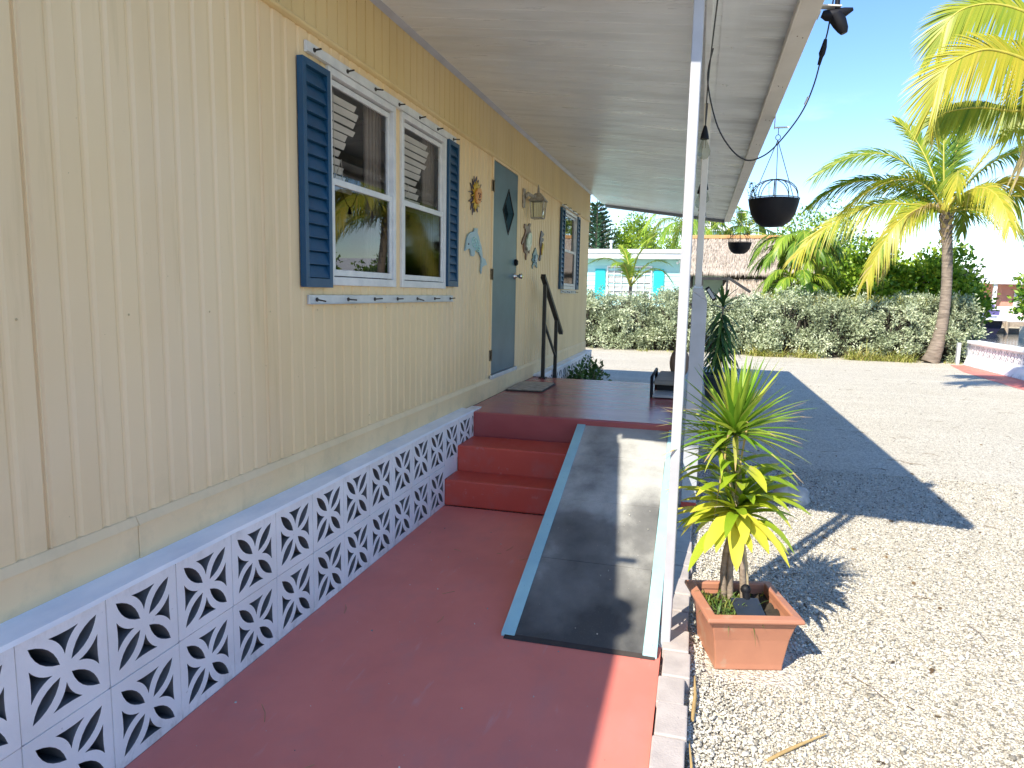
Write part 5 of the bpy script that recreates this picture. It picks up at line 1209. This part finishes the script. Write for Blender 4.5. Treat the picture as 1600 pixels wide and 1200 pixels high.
# ------------------------------------------------------------------ trees
def tree(name, label, base, crown, rad, ncl, per_, lL, lW, mat, spread, group=None, shell=.45, cat='tree', tsh=0.0, tr=.14):
    t = thing(name, label, cat, base, group)
    b_ = Vector(base); c_ = Vector(crown); mb = MB()
    mb.tube([b_, b_.lerp(c_, .5) + Vector((.08, 0, 0)), c_], [tr, tr * .75, tr * .35], 9)
    for i in range(9):
        a = i * 2.399; d = Vector((rad[0] * .75 * math.cos(a), rad[1] * .75 * math.sin(a), rad[2] * random.uniform(-.3, .7)))
        q = b_.lerp(c_, random.uniform(.45, .9)); mb.tube([q, q.lerp(c_ + d, .5) + Vector((0, 0, .1)), c_ + d], [tr * .4, tr * .25, tr * .08], 6)
    mk('trunk', mb, M['bark'], t)
    V, F, T = joinVF([clumps(crown, rad, ncl, per_, lL, lW, spread, shell, tshift=tsh)])
    npmesh('crown', V, F, M[mat], t, tint=T); return t
tree('broadleaf_tree', 'rounded glossy green tree behind the hedge left of the leaning palm', (7.0, 26.5, ZG), (7.0, 26.0, 1.9), (1.9, 1.5, 1.65), 420, 22, .17, .11, 'tree', .16, tsh=.16)
tree('broadleaf_tree', 'dense green tree behind the leaning palm trunk', (9.0, 26.0, ZG), (9.0, 25.4, 1.75), (1.6, 1.4, 1.6), 380, 22, .17, .11, 'tree', .16, tsh=.18)
tree('broadleaf_tree', 'smaller green tree at the canal side past the hedge end', (9.55, 24.6, ZG), (9.5, 24.4, 1.4), (.75, .8, 1.1), 170, 20, .15, .10, 'tree', .14, tsh=.16)
tree('broadleaf_tree', 'loose topped taller tree behind the bushy palm', (6.0, 30.5, ZG), (6.3, 30.5, 3.2), (2.2, 1.6, 2.4), 330, 16, .15, .08, 'tree', .20, shell=.3, tsh=.12)
tree('lime_tree', 'light green tree showing over the aqua house roof', (-1.4, 36, ZG), (-1.35, 36, 4.1), (1.35, 1.3, 1.55), 260, 18, .16, .09, 'limeleaf', .16)
tree('lime_tree', 'pale thin tree beside the mint wall over the aqua roof', (.3, 37.5, ZG), (.1, 37.5, 3.8), (.7, .8, 1.0), 80, 14, .14, .07, 'limeleaf', .16)
# Norfolk pine: tiers of upswept sprays
t = thing('norfolk_pine', 'dark green Norfolk pine with tiered branches beside the home corner', 'pine tree', (-3.28, 34.5, ZG))
mb = MB(); mb.tube([(-3.28, 34.5, ZG), (-3.28, 34.5, 3), (-3.28, 34.5, 6.2)], [.22, .14, .02], 8)
parts = []
for i in range(17):
    z = 2.3 + 3.75 * i / 17; Lb = 1.35 * (1 - i / 17.5) ** .7 + .10
    for k in range(9):
        a = k * 2 * PI / 9 + i * .7; d = np.array([math.cos(a), math.sin(a), .22])
        mb.tube([(-3.28, 34.5, z), tuple(np.array([-3.28, 34.5, z]) + d * Lb * .6), tuple(np.array([-3.28, 34.5, z]) + d * Lb + np.array([0, 0, .12 * Lb]))], [.025, .015, .006], 4)
        n = int(20 * Lb) + 5; u = .15 + .85 * rng.random(n)
        P = np.array([-3.28, 34.5, z]) + d * (u * Lb)[:, None] + np.stack([rng.normal(size=n) * .03, rng.normal(size=n) * .03, .10 * Lb * u ** 2], 1)
        side = np.array([-math.sin(a), math.cos(a), 0]) * rng.choice([-1, 1], n)[:, None]
        parts.append(leaves(P, side * .8 + d * .6 + np.array([0, 0, .35]) + rng.normal(size=(n, 3)) * .2, (.34 * (1.1 - u) + .12), .075, .4 + .25 * rng.normal(size=n)))
mk('trunk', mb, M['bark'], t); V, F, T = joinVF(parts); npmesh('crown', V, F, M['pine'], t, tint=T)

mb = MB(); parts = []
for i in range(22):
    y_ = -4 + i * 2.9; x_ = 26 + 3 * math.sin(i * 1.9); h_ = 3.2 + 1.6 * abs(math.sin(i * 2.3))
    if y_ > 52: break
    parts.append(clumps((x_, y_, h_ * .55), (2.0, 1.9, h_ * .55), 170, 14, .34, .2, .3, .35))
V, F, T = joinVF(parts)
tag(npmesh('far_treeline', V, F, M['tree'], tint=T, at=(26, 20, 0)), 'green belt of trees on the opposite canal bank', 'treeline', kind='stuff')
# ------------------------------------------------------------------ houses behind the hedge
t = thing('aqua_house', 'pale aqua house with white flat roof edge and turquoise shutters', 'house', (-3, 29, ZG))
mb = MB(); z = ZG; yw = 28.0
while z < 3.0:
    z1 = min(z + .2, 3.0); mb.add([(-9, yw - .018, z), (1.25, yw - .018, z), (1.25, yw, z1), (-9, yw, z1)], [(0, 1, 2, 3)]); mb.add([(-9, yw - .018, z), (1.25, yw - .018, z), (1.25, yw + .01, z), (-9, yw + .01, z)], [(3, 2, 1, 0)]); z = z1
mb.box(-9, 1.25, 28.02, 36, ZG, 3.0)
mk('wall', mb, M['houseaqua'], t)
mb = MB(); mb.box(1.12, 1.27, 27.95, 28.02, ZG, 2.95); mk('corner_board', mb, M['housewhite'], t)
mb = MB(); mb.box(-9.3, 1.30, 27.45, 36.3, 3.0, 3.36); mk('roof', mb, M['housewhite'], t, bevel=.02)
mb = MB(); frame(mb, 27.93, 27.99, -1.84, -.06, 1.45, 2.74, .05)
fr = MB()
for x_, f in [((v[1], v[0], v[2]), 0) for v in mb.v]: fr.v.append(x_)
fr.f = [f[::-1] for f in mb.f]; fr.t = mb.t; fr.sm = mb.sm
for k in range(1, 6): fr.box(-1.84 + k * .297 - .007, -1.84 + k * .297 + .007, 27.935, 27.985, 1.47, 2.72)
for k in range(1, 4): fr.box(-1.82, -.08, 27.937, 27.983, 1.45 + k * .32 - .007, 1.45 + k * .32 + .007)
w = mk('window', fr, M['housewhite'], t)
mb = MB(); mb.box(-1.82, -.08, 27.99, 28.005, 1.46, 2.73); mk('pane', mb, M['housewin'], w)
mb = MB(); mb.box(-2.42, .36, 27.94, 27.99, 2.76, 2.82); mk('window_hood', mb, M['houseaqua'], t)
for x0 in (-2.30, 0.0):
    mb = MB(); mb.box(x0, x0 + .40, 27.93, 27.97, 1.4, 2.62)
    for k in range(14): mb.box(x0 + .04, x0 + .36, 27.918, 27.929, 1.46 + k * .08, 1.51 + k * .08)
    mk('shutter', mb, M['teal'], t)
mb = MB(); mb.box(-9.32, 1.32, 27.38, 27.448, 3.22, 3.34); mk('rain_gutter', mb, M['housewhite'], t)
mb = MB(); mb.tube([(-1.9, 29.5, 3.3), (-1.9, 29.5, 3.75)], .05, 8); mb.tube([(-1.9, 29.5, 3.75), (-1.9, 29.5, 3.85)], .09, 8); mk('roof_vent', mb, M['track'], t)
mb = MB(); mb.box(.93, .99, 27.7, 27.9, 2.88, 2.95); mb.ball((.90, 27.75, 2.86), .05, 8, 6); mk('eave_light', mb, M['housewhite'], t)
t = thing('mint_house', 'taller mint walled building seen above the aqua house roof', 'house', (.5, 42, ZG))
mb = MB(); mb.box(-.1, 3.2, 40, 46, ZG, 5.15); mk('wall', mb, M['mint'], t)
mb = MB(); mb.hexa([(-.3, 39.8, 5.15), (3.4, 39.8, 5.15), (3.4, 46.2, 5.15), (-.3, 46.2, 5.15)], [(1.0, 39.8, 5.9), (1.6, 39.8, 5.9), (1.6, 46.2, 5.9), (1.0, 46.2, 5.9)]); mk('roof', mb, M['housewhite'], t)
mb = MB(); mb.tube([(-.98, 38, ZG), (-.98, 38, 6.0)], [.05, .025], 8); tag(mk('flag_pole', mb, M['housewhite'], at=(-.98, 38, ZG)), 'thin white pole standing left of the mint building', 'pole')
# thatched hut
t = thing('thatched_hut', 'open hut with a grey thatched roof and orange ridge behind the hedge', 'hut', (3.8, 28, ZG))
mb = MB(); nx, ny = 60, 12
def th(i, j):
    u, v_ = i / nx, j / ny
    x0, x1 = 1.15 + .25 * (1 - v_), 6.35 - .25 * (1 - v_)
    return (x0 + (x1 - x0) * u + random.uniform(-.02, .02), 28.6 - 1.85 * v_ + random.uniform(-.03, .03), 3.88 - 1.38 * v_ + .06 * math.sin(v_ * PI) + random.uniform(-.025, .025))
v = [th(i, j) for j in range(ny + 1) for i in range(nx + 1)]
mb.add(v, [(j * (nx + 1) + i, (j + 1) * (nx + 1) + i, (j + 1) * (nx + 1) + i + 1, j * (nx + 1) + i + 1) for j in range(ny) for i in range(nx)])
mb.add([(1.15, 26.75, 2.45), (6.35, 26.75, 2.45), (6.35, 30.4, 2.45), (1.15, 30.4, 2.45), (1.4, 28.55, 3.82), (6.1, 28.55, 3.82)], [(2, 3, 4, 5), (3, 0, 4), (1, 2, 5), (0, 1, 2, 3)])
th_ = mk('thatch_roof', mb, M['thatch'], t)
mb = MB()
for i in range(3800):
    u, v_ = random.random(), random.random()
    if i < 1300: v_ = .93 + .08 * random.random()
    x0, x1 = 1.15 + .25 * (1 - v_), 6.35 - .25 * (1 - v_)
    mb.blade((x0 + (x1 - x0) * u, 28.6 - 1.85 * v_ - .02, 3.92 - 1.38 * v_ + .06 * math.sin(v_ * PI)), (random.gauss(0, .12), -.8, -.52), random.uniform(.15, .32), .022, .3, 2, random.random(), wv=(1, 0, 0))
mk('loose_straw', mb, M['thatchleaf'], th_, tint=True)
mb = MB(); mb.box(1.4, 6.1, 28.45, 28.75, 3.84, 3.98); mk('ridge_board', mb, M['ridge'], t, bevel=.02)
for x_, y_ in ((1.45, 27.0), (4.42, 26.62), (6.2, 27.0)):
    mb = MB(); mb.tube([(x_, y_, ZG), (x_, y_, 2.45)], .07, 8); mk('post', mb, M['blackmetal'], t)
mb = MB(); mb.box(1.3, 3.3, 29.5, 29.6, ZG, 2.45); mk('rear_wall', mb, M['mint'], t)
mb = MB(); nj, ni = 10, 16
def lt_(i, j):
    u, v_ = i / ni, j / nj; xl = 2.75 - .75 * v_
    return (xl + (4.32 - xl) * u + random.uniform(-.02, .02), 26.84 - 1.1 * v_ + random.uniform(-.03, .03), 2.24 - 1.2 * v_ + random.uniform(-.02, .02))
mb.add([lt_(i, j) for j in range(nj + 1) for i in range(ni + 1)], [(j * (ni + 1) + i, (j + 1) * (ni + 1) + i, (j + 1) * (ni + 1) + i + 1, j * (ni + 1) + i + 1) for j in range(nj) for i in range(ni)])
mb2 = MB(); mb2.box(2.6, 6.0, 27.5, 27.56, ZG, 2.44); mk('eave_shade_sheet', mb2, M['dark'], t)  # dark sheet added so the slit under the eave reads as deep shade
lt2 = mk('lean_to_thatch', mb, M['thatch'], t)
mb = MB()
for i in range(900):
    u, v_ = random.random(), random.random(); xl = 2.75 - .75 * v_
    mb.blade((xl + (4.32 - xl) * u, 26.82 - 1.1 * v_, 2.27 - 1.2 * v_), (random.gauss(0, .12), -.7, -.7), random.uniform(.15, .3), .022, .2, 2, random.random(), wv=(1, 0, 0))
mk('loose_straw', mb, M['thatchleaf'], lt2, tint=True)
for x_ in (1.95, 2.35, 2.8, 3.2):
    pass
t = thing('canopy_frame', 'black canopy frame with a sloping bar under the thatched eave', 'frame', (2.3, 25.2, ZG))
mb = MB(); mb.bar((1.8, 25.2, 2.22), (2.75, 25.2, 2.22), .07, .09); mb.bar((2.7, 25.2, 2.26), (3.45, 25.0, 1.78), .07, .09); mk('top_bar', mb, M['blackmetal'], t)
for x_ in (1.85, 2.68): 
    mb = MB(); mb.box(x_ - .03, x_ + .03, 25.17, 25.23, ZG, 2.17); mk('leg', mb, M['blackmetal'], t)

# ------------------------------------------------------------------ sea wall, canal, boat, far bank
t = thing('sea_wall', 'white sea wall with pierced blocks and flat cap beside the canal', 'sea wall', (8.8, 17, ZG))
mb = MB(); mb.hexa([(8.55, 9, ZG), (8.9, 9, ZG), (8.9, 20.5, ZG), (8.55, 20.5, ZG)], [(8.66, 9, .20), (8.9, 9, .20), (8.9, 20.6, .20), (8.66, 20.6, .20)]); mk('footing', mb, M['white'], t, bevel=.03)
HB = .34; mb = MB()
for k in range(34):
    y_ = 20.6 - (k + 1) * HB
    mb.add([(8.82 + v_[0], y_ + v_[1] * HB, .20 + v_[2] * .32) for v_ in BT.v], BT.f)
mk('screen_block', mb, M['white'], t)
mb = MB(); mb.box(8.64, 8.96, 9, 20.64, .522, .60); mk('cap', mb, M['housewhite'], t, bevel=.008)
mb = MB(); mb.box(8.45, 8.53, 20.68, 20.78, -.7, .52); mb.box(8.70, 8.80, 20.66, 20.76, ZG, .56); mk('end_post', mb, M['track'], t)
mb = MB(); mb.box(8.905, 9.1, -30, 44, -3, -.06)
tag(mk('bulkhead', mb, M['rock'], at=(9, 17, -1)), kind='structure')
BOAT0 = set(bpy.data.objects)
t = thing('motor_boat', 'white motorboat with dark hull and blue violet canopy moored on the canal', 'boat', (23.0, 58, -.75))
def bx(x, y, z): return (23.0 + x, 58 + y, -.75 + z)
mb = MB()
secs = [(0.0, .95, 1.0, .2), (-1.5, 1.15, 1.0, .05), (-3.5, 1.2, 1.02, 0.0), (-5.0, 1.2, .98, 0.0)]
rows = [[bx(-w_, -d, h), bx(-w_ * .97, -d, h * .55), bx(-w_ * .7, -d, b0), bx(0, -d, b0 - .1), bx(w_ * .7, -d, b0), bx(w_ * .97, -d, h * .55), bx(w_, -d, h)] for d, w_, h, b0 in [(s_[0] * -1 - 2.0, s_[1], s_[2], s_[3]) for s_ in secs]]
v = [q for r_ in rows for q in r_]
mb.add(v, [(i * 7 + j, i * 7 + j + 1, i * 7 + 7 + j + 1, i * 7 + 7 + j) for i in range(3) for j in range(6)] + [tuple(range(6, -1, -1)), tuple(range(21, 28))]); mk('hull', mb, M['hull'], t)
mb = MB(); mb.box(23.0 - 1.28, 23.0 + 1.28, 54.4, 60.1, .25, .40); mb.box(22.2, 23.9, 55.2, 57.5, .405, .62); mk('deck', mb, M['hullwhite'], t, bevel=.03)
mb = MB(); frame(mb, 55.0, 55.06, 21.95, 23.0, .62, 1.15, .07); frame(mb, 55.0, 55.06, 23.1, 24.0, .62, 1.1, .05)
q = MB(); q.v = [(v_[1], v_[0], v_[2]) for v_ in mb.v]; q.f = [f[::-1] for f in mb.f]; q.t = mb.t; q.sm = mb.sm
mk('windscreen_frame', q, M['hullwhite'], t)
mb = MB(); mb.box(22.02, 22.93, 55.07, 55.12, .66, 1.08); mb.box(23.15, 23.95, 55.07, 55.12, .66, 1.06); mk('windscreen', mb, M['purple'], t)
mb = MB(); mb.box(21.95, 24.0, 56.2, 58.2, 1.25, 1.42); mb.box(21.95, 22.0, 56.2, 56.25, .6, 1.25); mb.box(23.95, 24.0, 56.2, 56.25, .6, 1.25); mk('canopy', mb, M['purple'], t)
mb = MB(); mb.tube([(22.9, 57, 1.4), (22.95, 57, 2.6)], [.09, .03], 6); mk('mast', mb, M['greytray'], t)
bo = bpy.data.objects['motor_boat']; bo.location = (22.6, 62.5, -.75)
t = thing('boat_dock', 'weathered timber dock on pilings along the far side of the canal', 'dock', (27, 57, -.75))
mb = MB(); mb.box(24.2, 44, 60.5, 62.5, -.05, .12); mb.box(24.2, 44, 60.4, 60.5, -.2, .12); mk('decking', mb, M['wood'], t)
for i in range(9):
    x_ = 24.4 + i * 1.4; mb = MB(); mb.tube([(x_, 60.3, -2), (x_, 60.3, .9 if i % 2 else .2)], .14, 8); mk('piling', mb, M['wood'], t)
t = thing('picket_fence', 'white balustrade fence on the far bank behind the motorboat', 'fence', (27, 60, .1))
mb = MB(); mb.box(21.8, 40, 63.5, 63.6, 1.1, 1.3); mb.box(21.8, 40, 63.5, 63.6, .15, .35)
for i in range(80): mb.box(21.9 + i * .225, 22.05 + i * .225, 63.51, 63.59, .35, 1.1)
mk('rails', mb, M['housewhite'], t)
t = thing('salmon_house', 'salmon pink house with white roof across the canal', 'house', (30, 70, .1))
mb = MB(); mb.box(25.9, 44, 66, 76, .1, 3.4); mk('wall', mb, M['pinkwall'], t)
mb = MB(); mb.hexa([(23.0, 64.6, 3.4), (45, 64.6, 3.4), (45, 77, 3.4), (23.0, 77, 3.4)], [(25.5, 68, 4.9), (42, 68, 4.9), (42, 74, 4.9), (25.5, 74, 4.9)]); mb.box(23, 45, 64.6, 64.7, 3.1, 3.399); mk('roof', mb, M['housewhite'], t)
for x_ in (23.3, 25.0):
    mb = MB(); mb.box(x_ - .12, x_ + .12, 64.8, 65.0, .1, 3.4); mk('porch_column', mb, M['housewhite'], t)
for x_ in (26.8, 29.5):
    mb = MB(); mb.box(x_, x_ + 1.3, 65.93, 66.0, 1.2, 2.6); w = mk('window', mb, M['housewhite'], t); mb = MB(); mb.box(x_ + .1, x_ + 1.2, 65.90, 65.93, 1.3, 2.5); mk('pane', mb, M['housewin'], w)
tree('broadleaf_tree', 'small dark tree on the far bank beside the salmon house', (21.9, 63, .1), (21.8, 63, 2.0), (1.3, 1.2, 1.4), 120, 16, .25, .15, 'tree', .22)

# ------------------------------------------------------------------ sky, sun, camera
w = bpy.data.worlds.new('World'); S.world = w; w.use_nodes = True; nt = w.node_tree
bg = nt.nodes['Background']
sky = nt.nodes.new('ShaderNodeTexSky'); sky.sky_type = 'NISHITA'; sky.sun_disc = False
SEL, SAZ = R(42), R(27)      # elevation; the light travels towards +Y turned SAZ to +X
d = Vector((math.sin(SAZ) * math.cos(SEL), math.cos(SAZ) * math.cos(SEL), -math.sin(SEL)))
sky.sun_elevation = SEL; sky.sun_rotation = math.atan2(-d.x, -d.y)
sky.altitude = 0; sky.air_density = 1.0; sky.dust_density = 0.0; sky.ozone_density = 2.6
hs = node(nt, 'ShaderNodeHueSaturation', Saturation=1.18, Value=.98, Hue=.508); L(nt, sky.outputs[0], hs.inputs['Color'])
tcw = nt.nodes.new('ShaderNodeTexCoord'); mpw = nt.nodes.new('ShaderNodeMapping'); mpw.inputs['Scale'].default_value = (1, 1, 2.6); L(nt, tcw.outputs['Generated'], mpw.inputs[0])
cl_ = ramp(nt, noise(nt, mpw.outputs[0], 5.5, 6, .55), [(.60, (0, 0, 0)), (.76, (.7, .7, .7))])
sz = nt.nodes.new('ShaderNodeSeparateXYZ'); L(nt, tcw.outputs['Generated'], sz.inputs[0])
lowm = node(nt, 'ShaderNodeMapRange'); lowm.inputs[1].default_value = .26; lowm.inputs[2].default_value = .10; L(nt, sz.outputs[2], lowm.inputs[0])
cm = node(nt, 'ShaderNodeMath', operation='MULTIPLY'); L(nt, cl_, cm.inputs[0]); L(nt, lowm.outputs[0], cm.inputs[1])
skc = mixrgb(nt, cm.outputs[0], hs.outputs[0], (7.0, 7.2, 7.6))
L(nt, skc, bg.inputs[0]); bg.inputs[1].default_value = SKY
su = bpy.data.lights.new('sun', 'SUN'); su.energy = SUNP; su.angle = R(0.53); su.color = (1.0, 0.93, 0.80)
so = bpy.data.objects.new('sun', su); COL.objects.link(so); so.rotation_euler = d.to_track_quat('-Z', 'Y').to_euler(); so.location = (0, 0, 20)
cam = bpy.data.cameras.new('camera'); co = bpy.data.objects.new('camera', cam); COL.objects.link(co)
cam.sensor_width = 36; cam.lens = 36 * 1077.86 / 1600; cam.clip_start = 0.05; cam.clip_end = 1200
yaw, pit, rol = R(14.8866), R(-7.5447), R(1.1897)
fw = Vector((-math.sin(yaw) * math.cos(pit), math.cos(yaw) * math.cos(pit), math.sin(pit))); rt = Vector((math.cos(yaw), math.sin(yaw), 0)); up = rt.cross(fw)
r2 = rt * math.cos(rol) + up * math.sin(rol); u2 = up * math.cos(rol) - rt * math.sin(rol)
mt = Matrix((r2, u2, -fw)).transposed().to_4x4(); mt.translation = Vector((1.7619, 0, 1.5938)); co.matrix_world = mt
S.camera = co
vs = S.view_settings; vs.view_transform = 'Standard'; vs.look = 'None'; vs.exposure = EXPO; vs.gamma = 1
S.cycles.max_bounces = 10; S.cycles.diffuse_bounces = 5; S.cycles.transparent_max_bounces = 16
